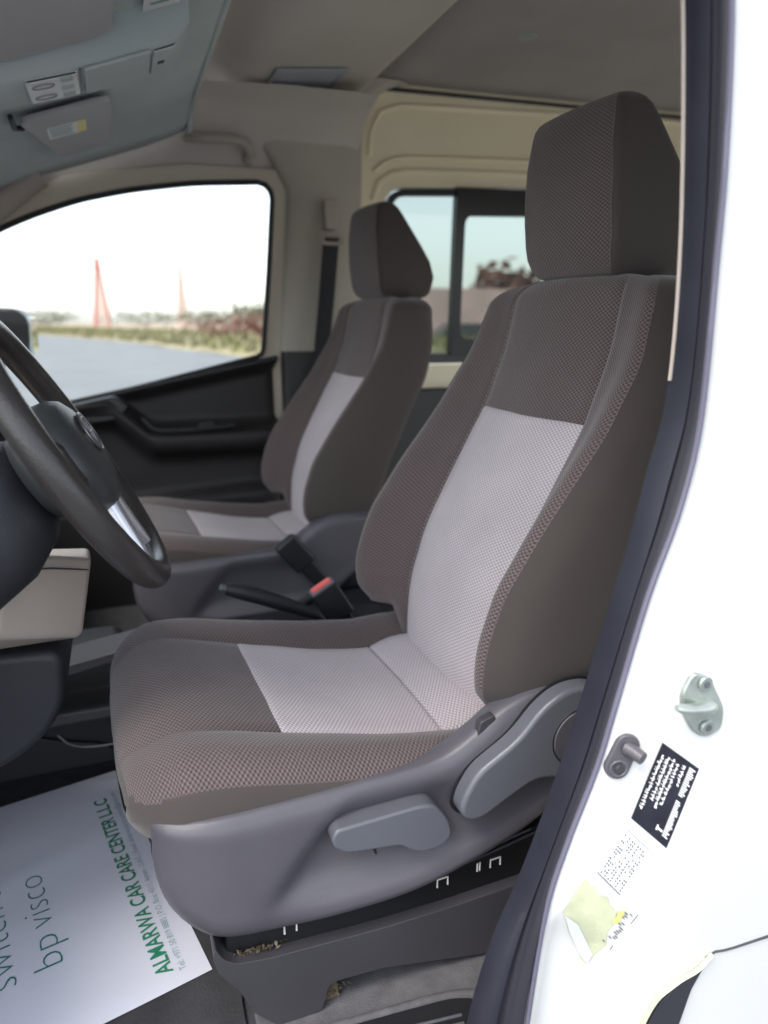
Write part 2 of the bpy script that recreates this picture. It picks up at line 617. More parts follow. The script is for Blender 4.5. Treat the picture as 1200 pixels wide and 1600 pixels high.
BG = 'trees along the horizon beyond the road'
bush('roadside_tree', 'far green tree seen in the door window left of the red pylon', 'tree', -18.0, 230, 9.5, 4.4, 'leaf_green', BG, 1)
bush('roadside_tree', 'far wide tree seen in the door window right of the red pylon', 'tree', 8.0, 215, 10.5, 4.2, 'leaf_green', BG, 2)
bush('roadside_tree', 'far tree seen in the door window below the pale pylon', 'tree', 22, 200, 9.0, 4.4, 'leaf_green', BG, 3)
bush('roadside_tree', 'far tall tree at the rear edge of the door window', 'tree', 31.5, 180, 7.5, 5.4, 'leaf_green', BG, 4)
bush('roadside_tree', 'far low tree at the front edge of the door window behind the mirror', 'tree', -34, 240, 10.0, 4.2, 'leaf_green', BG, 5)
bush('dry_bush', 'reddish dry bush on the verge by the rear edge of door window', 'bush', 8.6, 44.5, 2.4, 1.7, 'leaf_brown', None, 6, 0.5)
bush('dry_bush', 'wide reddish dry bush on the verge, left of the other one', 'bush', 7.2, 52, 2.6, 1.4, 'leaf_brown', None, 9, 0.5)
bush('reflection_tree', 'brownish tree added for reflections in tinted window just behind passenger headrest', 'tree', 17.5, 60, 4.2, 6.6, 'leaf_brown', 'trees added for reflections in the tinted window', 7, 0.0)  # both trees are added in place of pinkish reflections on the glass
bush('reflection_tree', 'brownish tree added for reflections in tinted window beside driver headrest', 'tree', 33.0, 58, 4.6, 6.0, 'leaf_brown', 'trees added for reflections in the tinted window', 8, 0.0)

def pylon(x, y, h, w0, label, mats):
    t = thing('pylon', label, 'pylon', (x, y, 0), 'lattice pylons on the horizon')
    lv = 9
    for sx in (-1, 1):
        for sy in (-1, 1):
            tube('leg', [(x + sx * w0 * (1 - .85 * k / lv), y + sy * w0 * (1 - .85 * k / lv), h * k / lv - .1) for k in range(lv + 1)], 0.55, mats[0], t, n=5)
    V = []; F = []
    for k in range(lv):
        a, b = w0 * (1 - .85 * k / lv), w0 * (1 - .85 * (k + 1) / lv)
        z0, z1 = h * k / lv, h * (k + 1) / lv
        for (p, q) in (((-a, -a, z0), (b, -b, z1)), ((a, -a, z0), (-b, -b, z1)), ((-a, a, z0), (b, b, z1)), ((a, a, z0), (-b, b, z1)), ((-a, -a, z0), (a, -a, z0))):
            rr = tube_rings([(x + p[0], y + p[1], p[2]), (x + q[0], y + q[1], q[2])], 0.34, 4)
            s = len(V)
            V += rr[0] + rr[1]
            F += [[s + i, s + (i + 1) % 4, s + 4 + (i + 1) % 4, s + 4 + i] for i in range(4)]
    mesh('bracing', V, F, mats[1], t, smooth=False)
    for z, hw in ((h * .72, 2.6), (h * .86, 2.0), (h * .98, 1.3)):
        tube('cross_arm', [(x - hw, y, z), (x, y, z + .4), (x + hw, y, z)], 0.2, mats[1], t, n=5)

pylon(-4.4, 300, 25.0, 2.6, 'red and white lattice pylon seen in the door window', ('pylon_red', 'pylon_pale'))
pylon(27.0, 320, 25.0, 2.2, 'thin pale lattice pylon right of the red one', ('pylon_pale', 'pylon_pale'))

# added wall and car behind the tinted window, standing in for its reflections
prism('reflection_wall', [(14, -0.1), (60, -0.1), (60, 3.9), (14, 3.9)], 46.0, 46.25, 'reflected_pink', None, bevel=0.02)
tag(bpy.data.objects['reflection_wall'], 'long low pinkish wall standing in for reflections in the tinted side window', 'wall')
pc = thing('reflection_car', 'small dark car standing in for a reflection in the tinted side window', 'car', (20.6, 42, 0))
prism('body', [(18.6, 0.35), (22.6, 0.35), (22.7, 0.95), (22.2, 1.05), (21.6, 1.6), (19.6, 1.6), (18.9, 1.05), (18.5, .9)], 41.2, 42.8, 'car_dark', pc, bevel=0.08)
for x in (19.3, 21.9):
    for y in (41.18, 42.6):
        cyl('wheel', (x, y, 0.33), (0, 1, 0), 0.33, 0.22, 'black_rubber', pc, bevel=0.03)

# ================================================================== VAN BODY
van = thing('van_body', 'white high-roof van body around the open driver doorway', 'van', (0.5, 1.485, 0.35))

# ---- floor
prism('floor', [(-0.75, 0.60), (3.9, 0.60), (3.9, 2.42), (-0.75, 2.42)], 0.62, 0.698, 'carpet', van, axis='z', bevel=0.0)
# ---- door sill: carpeted step with a raised edge and a ribbed scuff plate
box('sill', -0.75, 0.66, 0.50, 0.72, 0.50, 0.690, 'lower_plastic', van, bevel=0.02)
fl = prism('sill_carpet', round_poly([(0.088, 0.60), (0.66, 0.60), (0.66, 0.775), (0.16, 0.79), (0.095, 0.79)], 0.02), 0.690, 0.704, 'sill_carpet', van, axis='z', bevel=0.004)
sp = prism('scuff_plate', round_poly([(0.13, 0.45), (0.415, 0.45), (0.405, 0.665), (0.36, 0.690), (0.25, 0.698), (0.13, 0.705)], [.01, .03, .03, .03, .05, .01]), 0.692, 0.709, 'black_plastic', van, axis='z', bevel=0.003)
for k in range(9):
    y = 0.672 - k * 0.0115
    tube('rib', [(0.145 + .002 * k, y + .008, 0.7095), (0.25, y, 0.7105), (0.352 - 0.002 * k, y - 0.010, 0.7095)], 0.0023, 'lever_plastic', sp, n=6)
tube('scuff_border', smooth_curve([(0.12, 0.712, .704), (0.25, 0.705, .704), (0.35, 0.698, .704), (0.40, 0.68, .704), (0.42, 0.65, .704), (0.43, .58, .704)], 30), 0.007, 'sill_carpet', van, n=8, squash=0.6)

# ---- driver doorway: weather strip, white jamb
INNER = [(0.44, 2.06), (0.475, 1.98), (0.498, 1.875), (0.518, 1.72), (0.526, 1.603), (0.524, 1.515), (0.510, 1.451), (0.490, 1.356), (0.457, 1.227), (0.428, 1.118), (0.390, 1.001), (0.349, 0.898), (0.323, 0.794), (0.312, 0.70)]
OUTER = [(0.455, 2.06), (0.49, 1.98), (0.515, 1.867), (0.528, 1.743), (0.531, 1.661), (0.534, 1.508), (0.519, 1.414), (0.491, 1.327), (0.464, 1.212), (0.446, 1.137), (0.416, 1.050), (0.394, 0.964), (0.379, 0.805), (0.374, 0.70)]
IN = smooth_curve(INNER, 70)
OU = smooth_curve(OUTER, 70)
YI, YO = 0.585, 0.555
# seal: cross-section between the inner and outer curves: trim lip, bulb, groove, outer bulb
prof = [(0.0, 0.007), (0.02, 0.003), (0.06, -0.003), (0.16, -0.010), (0.30, -0.013), (0.42, -0.009), (0.50, -0.001), (0.56, 0.000), (0.63, -0.008), (0.74, -0.014), (0.86, -0.011), (0.95, -0.003), (1.0, 0.008)]
def seal_part(name, idx, m):
    Rr = []
    for a, b in zip(IN, OU):
        row = []
        for k in idx:
            t, dy = prof[k]
            row.append((a[0] + (b[0] - a[0]) * t, YI + (YO - YI) * t + dy, a[1] + (b[1] - a[1]) * t))
        Rr.append(row)
    return rings(name, Rr, m, SEAL, closed_u=False, cap0=False, cap1=False, sharp=70)
SEAL = thing('weather_strip', 'dark rubber weather strip along the rear edge of driver doorway', 'weather strip', (0.43, 0.57, 0.70))
seal_part('inner_lip', list(range(0, 7)), 'navy_rubber')
seal_part('outer_bulb', list(range(6, 13)), 'black_rubber')
tube('trim_line', [(a[0] - 0.001, YI + 0.004, a[1]) for a in IN[:27]], 0.0019, 'cream_plastic', SEAL, n=6)
tube('edge_bead', [(b[0] - 0.0015, YO - 0.006, b[1]) for b in OU], 0.0032, 'seal_edge', SEAL, n=6)

def jamb_y(q, z):
    """lateral position of the painted jamb, q metres behind the seal"""
    return interp(q, [0, 0.012, 0.03, 0.09, 0.125, 0.15, 0.30, 1.4], [0.563, 0.556, 0.551, 0.534, 0.522, 0.512, 0.506, 0.500]) - 0.012 * math.exp(-((z - 1.1) / 0.5) ** 2) + 0.016 * (1 / (1 + math.exp((z - 0.955 + 0.5 * q) / 0.012))) * (1 / (1 + math.exp(-(q - 0.012) / 0.004))) * (1 / (1 + math.exp((q - 0.085) / 0.005)))
qs = [0, 0.006, 0.012, 0.016, 0.02, 0.025, 0.03, 0.05, 0.07, 0.076, 0.082, 0.088, 0.094, 0.108, 0.125, 0.138, 0.15, 0.18, 0.24, 0.32, 0.4]
rows = []
JZ = np.linspace(2.06, 0.36, 220)
def outer_x(z):
    return float(np.interp(z, [p[1] for p in OU[::-1]], [p[0] for p in OU[::-1]]))
for z in JZ:
    x0 = outer_x(z) - 0.002
    rows.append([((x0 + q) if q < .4 else 0.935, jamb_y(q, z), z) for q in qs])
jb = rings('door_jamb', rows, 'white_paint', van, closed_u=False, cap0=False, cap1=False, sharp=80)
# inner skin of the side wall behind the pillar (unseen sliding-door opening left empty to light the cream panel)
ring_plate('side_wall_inner', [(0.56, 0.40), (3.9, 0.40), (3.9, 2.33), (0.56, 2.33)], round_poly([(0.98, 0.72), (3.0, 0.72), (3.0, 2.12), (0.98, 2.12)], .08), 0.575, 0.60, 'pillar_trim', van)
ring_plate('side_wall_outer', [(0.80, 0.36), (3.92, 0.36), (3.92, 2.42), (0.80, 2.42)], round_poly([(0.98, 0.72), (3.0, 0.72), (3.0, 2.12), (0.98, 2.12)], .08), 0.508, 0.528, 'white_paint', van)
# roof rail above the doorway, front pillar, outer skin up to the roof
def rail(u, v):
    x = -0.62 + u * 4.5
    a = v * math.pi / 2
    return (x, 0.50 + 0.14 * (1 - math.cos(a)), 2.06 + 0.36 * math.sin(a))
grid('roof_rail', rail, 40, 10, 'white_paint', van, solid=0.012)
grid('roof_rail_trim', lambda u, v: (-0.62 + u * 4.5, 0.53 + 0.13 * v, 2.05 + 0.25 * math.sin(v * 1.4)), 40, 8, 'lining_trim', van, solid=-0.01)
grid('roof', lambda u, v: (-0.40 + u * 4.32, 0.62 + v * 1.73, 2.42 + 0.06 * math.sin(v * math.pi) - 0.18 * max(0, 1 - u * 6) ** 2), 30, 20, 'white_paint', van, solid=0.01)
V = []
for q in ((0.52, 0.40), (2.45, 0.40), (2.45, 2.40), (0.52, 2.40), (0.72, 1.25), (2.25, 1.25), (2.25, 2.15), (0.72, 2.15)):
    V.append((3.90, q[0], q[1]))
mesh('rear_end', V, [[0, 1, 5, 4], [1, 2, 6, 5], [2, 3, 7, 6], [3, 0, 4, 7]], 'cream_paint', van, smooth=False, solid=0.03)
mesh('rear_pane', [(3.89, 0.70, 1.23), (3.89, 2.27, 1.23), (3.89, 2.27, 2.17), (3.89, 0.70, 2.17)], [[0, 1, 2, 3]], 'clear_glass', van, smooth=False)
box('bay_bounce_floor', 0.66, 3.86, 0.62, 2.36, 0.699, 0.712, 'cream_paint', van, bevel=0.002)  # unseen pale floor sheet, added to bounce daylight round the bay

# ---- far side: rear quarter in cream paint with the tinted sliding window
def far_y(x, z):
    return -0.10 * max(0, (z - 1.45)) ** 1.3
def far_panel_y(x, z):
    return -0.05 * max(0.0, z - 1.5)
hole = round_poly([(0.868, 2.030), (0.868, 1.455), (3.2, 1.455), (3.2, 2.095), (1.6, 2.068)], [.075, .06, .06, .06, .02], 8)
ring_plate('side_panel', [(0.780, 2.44), (0.780, 0.70), (3.9, 0.70), (3.9, 2.46)], hole, 2.400, 2.44, 'cream_paint', van, yf=far_panel_y, c=(1.6, 1.75))
# pressed beads in the cream panel
def bead(pts, r, n=40):
    return tube('pressed_bead', [(x, 2.399 + far_panel_y(x, z), z) for x, z in smooth_curve(pts, n)], r, 'cream_paint', van, n=8, squash=0.7)
bead([(0.815, 2.12), (0.822, 2.20), (0.85, 2.25), (0.92, 2.272), (1.3, 2.29), (2.1, 2.32), (3.4, 2.36)], 0.009)
bead([(0.83, 2.075), (0.90, 2.118), (1.1, 2.132), (1.6, 2.15), (2.5, 2.17)], 0.010)
bead([(0.83, 1.99), (0.845, 2.04), (0.90, 2.075), (1.0, 2.086), (1.6, 2.105), (3.0, 2.13)], 0.012)
win = thing('side_window', 'tinted sliding window with black frame in the cream side panel', 'window', (1.5, 2.43, 1.45))
ring_plate('frame', round_poly([(0.872, 2.026), (0.872, 1.459), (3.196, 1.459), (3.196, 2.09), (1.6, 2.064)], [.075, .06, .06, .06, .02], 8), round_poly([(0.893, 2.008), (0.893, 1.495), (3.17, 1.495), (3.17, 2.06), (1.6, 2.045)], [.06, .04, .04, .04, .02], 8), 2.392, 2.428, 'window_black', win, yf=far_panel_y, c=(1.6, 1.75))
ring_plate('sliding_sash', round_poly([(1.128, 2.045), (1.128, 1.487), (1.98, 1.487), (1.98, 2.06)], .004, 3), round_poly([(1.163, 1.958), (1.163, 1.545), (1.90, 1.545), (1.90, 1.985)], .035, 8), 2.385, 2.42, 'window_black', win, yf=far_panel_y)
box('centre_bar', 2.0, 2.06, 2.37, 2.41, 1.49, 2.06, 'window_black', win)
def pane(name, x0, x1, z0, z1, y, m, parent, yf=far_panel_y):
    return mesh(name, [(x0, y + yf(x0, z0), z0), (x1, y + yf(x1, z0), z0), (x1, y + yf(x1, z1), z1), (x0, y + yf(x0, z1), z1)], [[0, 1, 2, 3]], m, parent, smooth=False, solid=0.003)
pane('fixed_pane', 0.885, 1.16, 1.485, 2.05, 2.417, 'tinted_glass', win)
pane('sliding_pane', 1.15, 1.92, 1.53, 1.99, 2.400, 'tinted_glass', win)
pane('rear_pane', 1.99, 3.18, 1.485, 2.07, 2.417, 'tinted_glass', win)
# dark lower lining of the load bay side
box('bay_lining', 0.80, 3.9, 2.345, 2.385, 0.70, 1.375, 'black_plastic', van, bevel=0.01)

# ---- far B pillar with its trim
def pil_y(z):
    return 2.378 - 0.055 * max(0, z - 1.5) ** 1.2
pv = []
for z in np.linspace(1.51, 2.335, 34):
    y = pil_y(z)
    xl = interp(z, [1.5, 2.0, 2.08, 2.30], [0.508, 0.545, 0.50, 0.30])
    xr = interp(z, [1.5, 2.16, 2.22, 2.26, 2.29, 2.315, 2.335], [0.785, 0.788, 0.795, 0.808, 0.832, 0.875, 0.94])
    pv.append([(xl - .005, y + 0.06, z), (xl, y + 0.012, z), (xl + 0.015, y, z), (xl + .06, y - .006, z), (xr - 0.05, y - .006, z), (xr - 0.012, y, z), (xr, y + 0.015, z), (xr + .004, y + 0.06, z)])
rings('pillar_trim', pv, 'pillar_trim', van, closed_u=False, cap0=False, cap1=False, sharp=60)
pv = []
for z in np.linspace(0.70, 1.51, 20):
    y = pil_y(1.5) - 0.012
    pv.append([(0.512, y + 0.06, z), (0.514, y + 0.01, z), (0.53, y, z), (0.76, y, z), (0.785, y + 0.012, z), (0.79, y + 0.06, z)])
rings('pillar_lower_trim', pv, 'door_plastic', van, closed_u=False, cap0=False, cap1=True, sharp=60)

# ---- trim rail above the passenger window
def prail(u, v):
    x = -0.62 + u * 1.392
    t = v
    ys = [2.432, 2.405, 2.385, 2.36, 2.32, 2.25, 2.15]
    zs = [2.035, 2.045, 2.075, 2.115, 2.160, 2.205, 2.235]
    i = t * 6
    drop = interp(x, [-0.62, -0.3, -0.05, 0.15, 0.5, 0.9], [-0.30, -0.125, -0.055, -0.02, 0.0, 0.0])
    return (x, interp(i, range(7), ys) - (0.10 * max(0, -x - .1)), interp(i, range(7), zs) + drop)
grid('door_rail_trim', prail, 44, 22, 'lining_trim', van, sharp=80)

# ---- front roof lining (drops towards the windscreen)
def lin_z(x):
    return interp(x, [-0.62, -0.40, -0.30, -0.16, 0.02, 0.12, 0.20, 0.235, 0.25], [1.88, 1.935, 1.965, 2.025, 2.085, 2.12, 2.152, 2.170, 2.190])
def frontlin(u, v):
    x = -0.50 + u * 0.75
    y = 0.60 + v * 1.72
    e = max(0, (y - 2.12) / 0.20)
    z = lin_z(x) - 0.035 * e * e + 0.0
    en = max(0, (0.72 - y) / 0.12)
    z -= 0.05 * en * en
    return (x, y, z)
grid('front_lining', frontlin, 60, 40, 'lining', van, solid=-0.006)
# rolled rear lip of the front lining
tube('lining_lip', smooth_curve([(0.25, 0.62, 2.14), (0.252, 0.75, 2.188), (0.252, 1.5, 2.190), (0.252, 2.1, 2.188), (0.25, 2.25, 2.172), (0.25, 2.33, 2.13)], 40), 0.008, 'lining', van, n=8)

# ---- roof duct behind it
dx = [0.235, 0.262, 0.30, 0.345, 0.39, 0.43, 0.52, 0.66, 0.735, 0.762, 0.775, 0.778, 0.780]
dz = [2.205, 2.262, 2.290, 2.280, 2.252, 2.246, 2.256, 2.270, 2.274, 2.280, 2.296, 2.32, 2.40]
dc = smooth_curve(list(zip(dx, dz)), 60)
rows = []
for y in np.linspace(0.60, 2.40, 50):
    e = max(0, (y - 2.30) / 0.10)
    rows.append([(p[0], y, p[1] - 0.075 * e * e * (1 if p[0] < .6 else 0.6)) for p in dc])
rings('roof_duct', rows, 'lining_trim', van, closed_u=False, cap0=False, cap1=False, sharp=70)
vt = thing('ceiling_vent', 'grey slatted air vent in the ceiling duct above passenger side', 'vent', (0.55, 2.17, 2.25))
def duct_z(x):
    return float(np.interp(x, dc[:, 0], dc[:, 1]))
vx0, vx1, vy0, vy1 = 0.455, 0.655, 2.07, 2.25
zz = duct_z(0.55)
sl = (duct_z(.655) - duct_z(.455)) / .2
def vpt(x, y, d):
    return (x, y, zz + sl * (x - .55) - d - 0.0 * y)
def vbox(name, x0, x1, y0, y1, d0, d1, m):
    V = [vpt(x, y, d) for d in (d0, d1) for y in (y0, y1) for x in (x0, x1)]
    return mesh(name, V, [[0, 1, 3, 2], [4, 5, 7, 6], [0, 1, 5, 4], [2, 3, 7, 6], [0, 2, 6, 4], [1, 3, 7, 5]], m, vt, bevel=0.0015, segs=2)
vbox('backing', vx0, vx1, vy0, vy1, -0.004, 0.004, 'black_plastic')
for a, b, c, d in ((vx0, vx1, vy0, vy0 + .012), (vx0, vx1, vy1 - .012, vy1), (vx0, vx0 + .012, vy0 + .012, vy1 - .012), (vx1 - .012, vx1, vy0 + .012, vy1 - .012)):
    vbox('frame', a, b, c, d, -0.002, 0.009, 'vent_plastic')
for k in range(7):
    y = vy0 + 0.017 + k * 0.0215
    vbox('slat', vx0 + .012, vx1 - .012, y, y + 0.012, 0.001, 0.0085, 'vent_plastic')

# ---- main roof lining of the load bay
grid('rear_lining', lambda u, v: (0.775 + u * 3.12, 0.60 + v * 1.79, 2.322 + 0.050 * u + 0.065 * math.sin(v * math.pi) ** 0.6), 20, 24, 'lining_rear', van, solid=-0.006)
tube('lining_edge', [(0.80 + k * .15, 2.354, 2.314 + 0.0024 * k) for k in range(21)], 0.006, 'black_rubber', van, n=6)
dl = thing('dome_lamp', 'round grey dome lamp on the dark rear ceiling', 'lamp', (1.16, 2.0, 2.37))
cyl('base', (1.16, 2.0, 2.412), (0, 0, -1), 0.045, 0.03, 'lining_rear', dl, bevel=0.006)
cyl('lens', (1.16, 2.0, 2.384), (0, 0, -1), 0.028, 0.008, 'vent_plastic', dl, bevel=0.003)

# ---- windscreen side: header, pillars, windscreen
tube('front_pillar_trim', smooth_curve([(-0.16, 2.34, 2.00), (-0.26, 2.345, 1.925), (-0.45, 2.36, 1.77), (-0.70, 2.38, 1.50), (-0.80, 2.38, 1.32)], 24), [0.042] * 24, 'cream_plastic', van, n=14, squash=0.8)
tube('front_pillar_near', smooth_curve([(-0.40, 0.60, 1.98), (-0.60, 0.58, 1.77), (-0.85, 0.57, 1.48), (-0.95, 0.57, 1.30)], 24), 0.045, 'cream_plastic', van, n=14)
grid('windscreen', lambda u, v: (-0.52 - 0.55 * v - 0.08 * math.sin(u * math.pi), 0.60 + u * 1.78, 1.93 - 0.70 * v), 16, 8, 'clear_glass', van)

# ================================================================== PASSENGER DOOR
pd = thing('passenger_door', 'closed passenger door with dark trim panel and clear window', 'door', (0.0, 2.42, 0.62))
def door_y(x, z):
    return -0.07 * max(0, z - 1.40) ** 1.1
OP = [(-0.62, 1.60), (-0.47, 1.745), (-0.32, 1.838), (-0.207, 1.892), (-0.07, 1.943), (0.071, 1.977), (0.25, 2.006), (0.47, 2.022), (0.497, 1.995), (0.478, 1.75), (0.452, 1.497), (0.20, 1.437), (-0.096, 1.368), (-0.60, 1.25)]
OPr = round_poly(OP, [.04, .05, .05, .05, .05, .05, .05, .03, .03, .05, .02, .05, .05, .04], 5)
OUTR = [(-0.72, 0.60), (0.52, 0.60), (0.535, 1.5), (0.56, 2.06), (0.25, 2.06), (-0.1, 2.01), (-0.40, 1.87), (-0.60, 1.72), (-0.75, 1.55)]
def scale_poly(poly, c, k):
    return [(c[0] + (x - c[0]) * k[0], c[1] + (z - c[1]) * k[1]) for x, z in poly]
cc = (0.05, 1.65)
ring_plate('door_shell', OUTR, OPr, 2.418, 2.46, 'door_frame', pd, c=cc, yf=door_y)
seal_in = radial(OPr, cc, np.linspace(-math.pi, math.pi, 161)[:-1])
tube('window_seal', [(x, 2.414 + door_y(x, z), z) for x, z in seal_in], 0.0085, 'black_rubber', pd, n=8, closed=True)
V = [(x, 2.440 + door_y(x, z), z) for x, z in OPr]
mesh('pane', V, [list(range(len(V)))], 'clear_glass', pd, smooth=False)
# inner trim: relief as a height field over X,Z, following the sloping belt line
def belt(x):
    return interp(x, [-0.72, -0.114, 0.20, 0.505], [1.235, 1.362, 1.424, 1.482])
def trim(u, v):
    x = -0.70 + u * 1.205
    zt = belt(x)
    z = 0.66 + (zt - 0.66) * v
    arm = 1.270 + interp(x, [-0.7, -0.03, 0.08, 0.6], [0.105, 0.105, 0.0, 0.0])
    d = 0.0
    # top roll
    d += 0.018 * math.exp(-((z - zt) / 0.02) ** 2)
    # upper concave field
    if z > arm:
        d += -0.012 * min(1, (z - arm) / 0.03) * min(1, max(0, (zt - z) / 0.03))
    # armrest shelf
    s = (z - arm)
    d += 0.060 * (1 / (1 + math.exp(-(-s) / 0.006))) * (1 / (1 + math.exp(-(s + 0.065 + 0.02 * u) / 0.010)))
    # map pocket
    zp = interp(x, [-.7, .018, .45], [1.035, 1.047, 1.068])
    d += 0.045 * (1 / (1 + math.exp((z - zp) / 0.007)))
    # rear end rolls back
    d -= 0.05 * max(0, (u - 0.965) / 0.035) ** 2
    return (x, 2.390 - d, z)
grid('trim_panel', trim, 90, 110, 'door_plastic', pd, sharp=80)
tube('pull_handle', smooth_curve([(0.055, 2.335, 1.315), (0.085, 2.322, 1.282), (0.13, 2.318, 1.274), (0.25, 2.318, 1.277), (0.33, 2.322, 1.282)], 24), 0.010, 'hub_plastic', pd, n=8, squash=0.7)
obox('switch_pod', (0.245, 2.33, 1.290), (0.025, 0, .001), (0, 0.012, 0), (0, 0, 0.008), 'black_plastic', pd)
prism('mirror_sail', round_poly([(-0.30, 1.33), (-0.02, 1.385), (0.02, 1.35), (-0.02, 1.31), (-0.30, 1.28)], .015), 2.335, 2.40, 'hub_plastic', pd, bevel=0.012)
tube('belt_seal', [(x, 2.408, belt(x) + 0.006) for x in np.linspace(-0.7, 0.50, 30)], 0.010, 'hub_plastic', pd, n=8)

# outside mirror
wm = thing('wing_mirror', 'dark wing mirror outside the passenger window', 'mirror', (-0.36, 2.64, 1.46))
prism('housing', round_poly([(-0.50, 1.47), (-0.29, 1.475), (-0.262, 1.53), (-0.258, 1.615), (-0.29, 1.645), (-0.50, 1.65)], .02), 2.58, 2.80, 'black_plastic', wm, bevel=0.02, segs=4)
box('mirror_face', -0.268, -0.2545, 2.60, 2.78, 1.50, 1.62, 'mirror_face', wm, bevel=0.004)
tube('arm', [(-0.36, 2.60, 1.50), (-0.37, 2.50, 1.42), (-0.37, 2.44, 1.38)], 0.025, 'black_plastic', wm, n=8)

# ================================================================== SEATS
YC = 1.0
SK = 0.05            # the far side of each seat sits a little further forward

def backrest_rows():
    zs = list(np.linspace(1.0, 1.44, 26)) + [1.449, 1.4535, 1.457, 1.4605, 1.465] + list(np.linspace(1.485, 1.640, 9))
    top = [(1.640, 0.036, s) for s in np.linspace(0.12, 1, 8)]
    lv = [(z, 0.0) for z in zs]
    for z0, r, s in top:
        lv.append((z0 + r * math.sin(s * math.pi / 2), r * (1 - math.cos(s * math.pi / 2))))
    rows, cats = [], None
    for z, e in lv:
        X0 = smin(z, [1.0, 1.084, 1.15, 1.25, 1.35, 1.46, 1.55, 1.65, 1.70], [.475, .472, .478, .508, .556, .616, .648, .668, .676])
        p = smin(z, [1.0, 1.1, 1.18, 1.26, 1.36, 1.46, 1.55, 1.65], [.045, .066, .080, .078, .060, .040, .022, .010])
        wd = smin(z, [1.0, 1.15, 1.3, 1.45, 1.55, 1.62, 1.7], [.236, .256, .256, .250, .240, .226, .214])
        d = smin(z, [1.0, 1.2, 1.5, 1.66], [.12, .14, .13, .105])
        hi = smin(z, [1.0, 1.46, 1.66], [.150, .140, .134])
        g = wd - hi
        gv = 0.004 if abs(z - 1.457) < 0.0005 else 0.0
        half = []          # (y, dx, cat) from centre to the back
        for q in np.linspace(0, 1, 8):
            half.append((q * hi * 0.985, -0.010 * (1 - q ** 2) + gv, 'insert'))
        half.append((hi, 0.0035, 'seam'))
        bc = smooth_curve([(hi + .004, -.002 - .04 * p), (hi + .28 * g, -.38 * p), (hi + .56 * g, -.88 * p), (hi + .74 * g, -p - .002), (hi + .80 * g, -p + .000)], 10)
        half += [(a, b, 'bolster') for a, b in bc]
        half.append((hi + .84 * g, -p + .0055, 'seam2'))
        half += [(a, b, 'side') for a, b in smooth_curve([(hi + .87 * g, -p + .002), (hi + .95 * g, -p + .012), (wd, -p + .030), (wd + .003, -p + .055), (wd + .004, .45 * d), (wd - .006, d - .025), (wd - .03, d), (wd * .5, d + .008), (0.0, d + .01)], 14)]
        ring = []
        L = [(-y, dx, c) for y, dx, c in half][::-1] + half[1:]
        L = L[:-1]       # back centre is shared
        cats = [c for _, _, c in L]
        for y, dx, c in L:
            lift = 0.0
            ay = abs(y)
            if z < 1.12:
                lift = 0.085 * min(1, max(0, (ay - hi * .98) / 0.03)) * (1.12 - z) / 0.12
            x = X0 + dx
            # top rounding: pull everything towards the middle of the section
            mx = X0 + d * 0.45
            if e:
                x += max(-e, min(e, (mx - x))) if abs(mx - x) > 0 else 0
                y2 = y - math.copysign(min(e, ay), y)
            else:
                y2 = y
            zz = z + lift
            # crowned top edge: droops towards the shoulders
            zz -= 0.020 * (max(0, z - 1.50) / 0.17) * (ay / 0.24) ** 2
            ring.append((x - SK * y2, y2, zz))
        rows.append(ring)
    return rows, cats, lv

from mathutils import noise as mn
def uneven(rows, amp, sc_=9.0, seed=0.0):
    out = []
    for r in rows:
        q = []
        for x, y, z in r:
            d = mn.noise(Vector((x * sc_ + seed, y * sc_, z * sc_))) + 0.5 * mn.noise(Vector((x * sc_ * 2.7, y * sc_ * 2.7 + seed, z * sc_ * 2.7)))
            q.append((x + amp * d, y, z + amp * 0.6 * d))
        out.append(q)
    return out

def stitches(rows, col, parent, m, i0, i1, side, yc=YC, gap=0.0085, ln=0.0055):
    """a row of sewn stitches beside a seam"""
    P = [np.array(rows[i][col]) + np.array([0, yc, 0]) for i in range(i0, i1)]
    N = [np.array(rows[i][(col + side) % len(rows[0])]) + np.array([0, yc, 0]) for i in range(i0, i1)]
    P = [p * 0.45 + q * 0.55 for p, q in zip(P, N)]
    L = np.concatenate([[0], np.cumsum([np.linalg.norm(P[i + 1] - P[i]) for i in range(len(P) - 1)])])
    P = np.array(P)
    V, F = [], []
    def at(t):
        return np.array([np.interp(t, L, P[:, k]) for k in range(3)])
    t = 0.004
    while t + ln < L[-1]:
        rr = tube_rings([at(t), at(t + ln)], 0.00085, 5)
        b = len(V)
        V += rr[0] + rr[1]
        F += [[b + k, b + (k + 1) % 5, b + 5 + (k + 1) % 5, b + 5 + k] for k in range(5)]
        t += gap
    o = mesh('stitching', V, F, m, parent, smooth=False)
    o['kind'] = 'stuff'
    return o

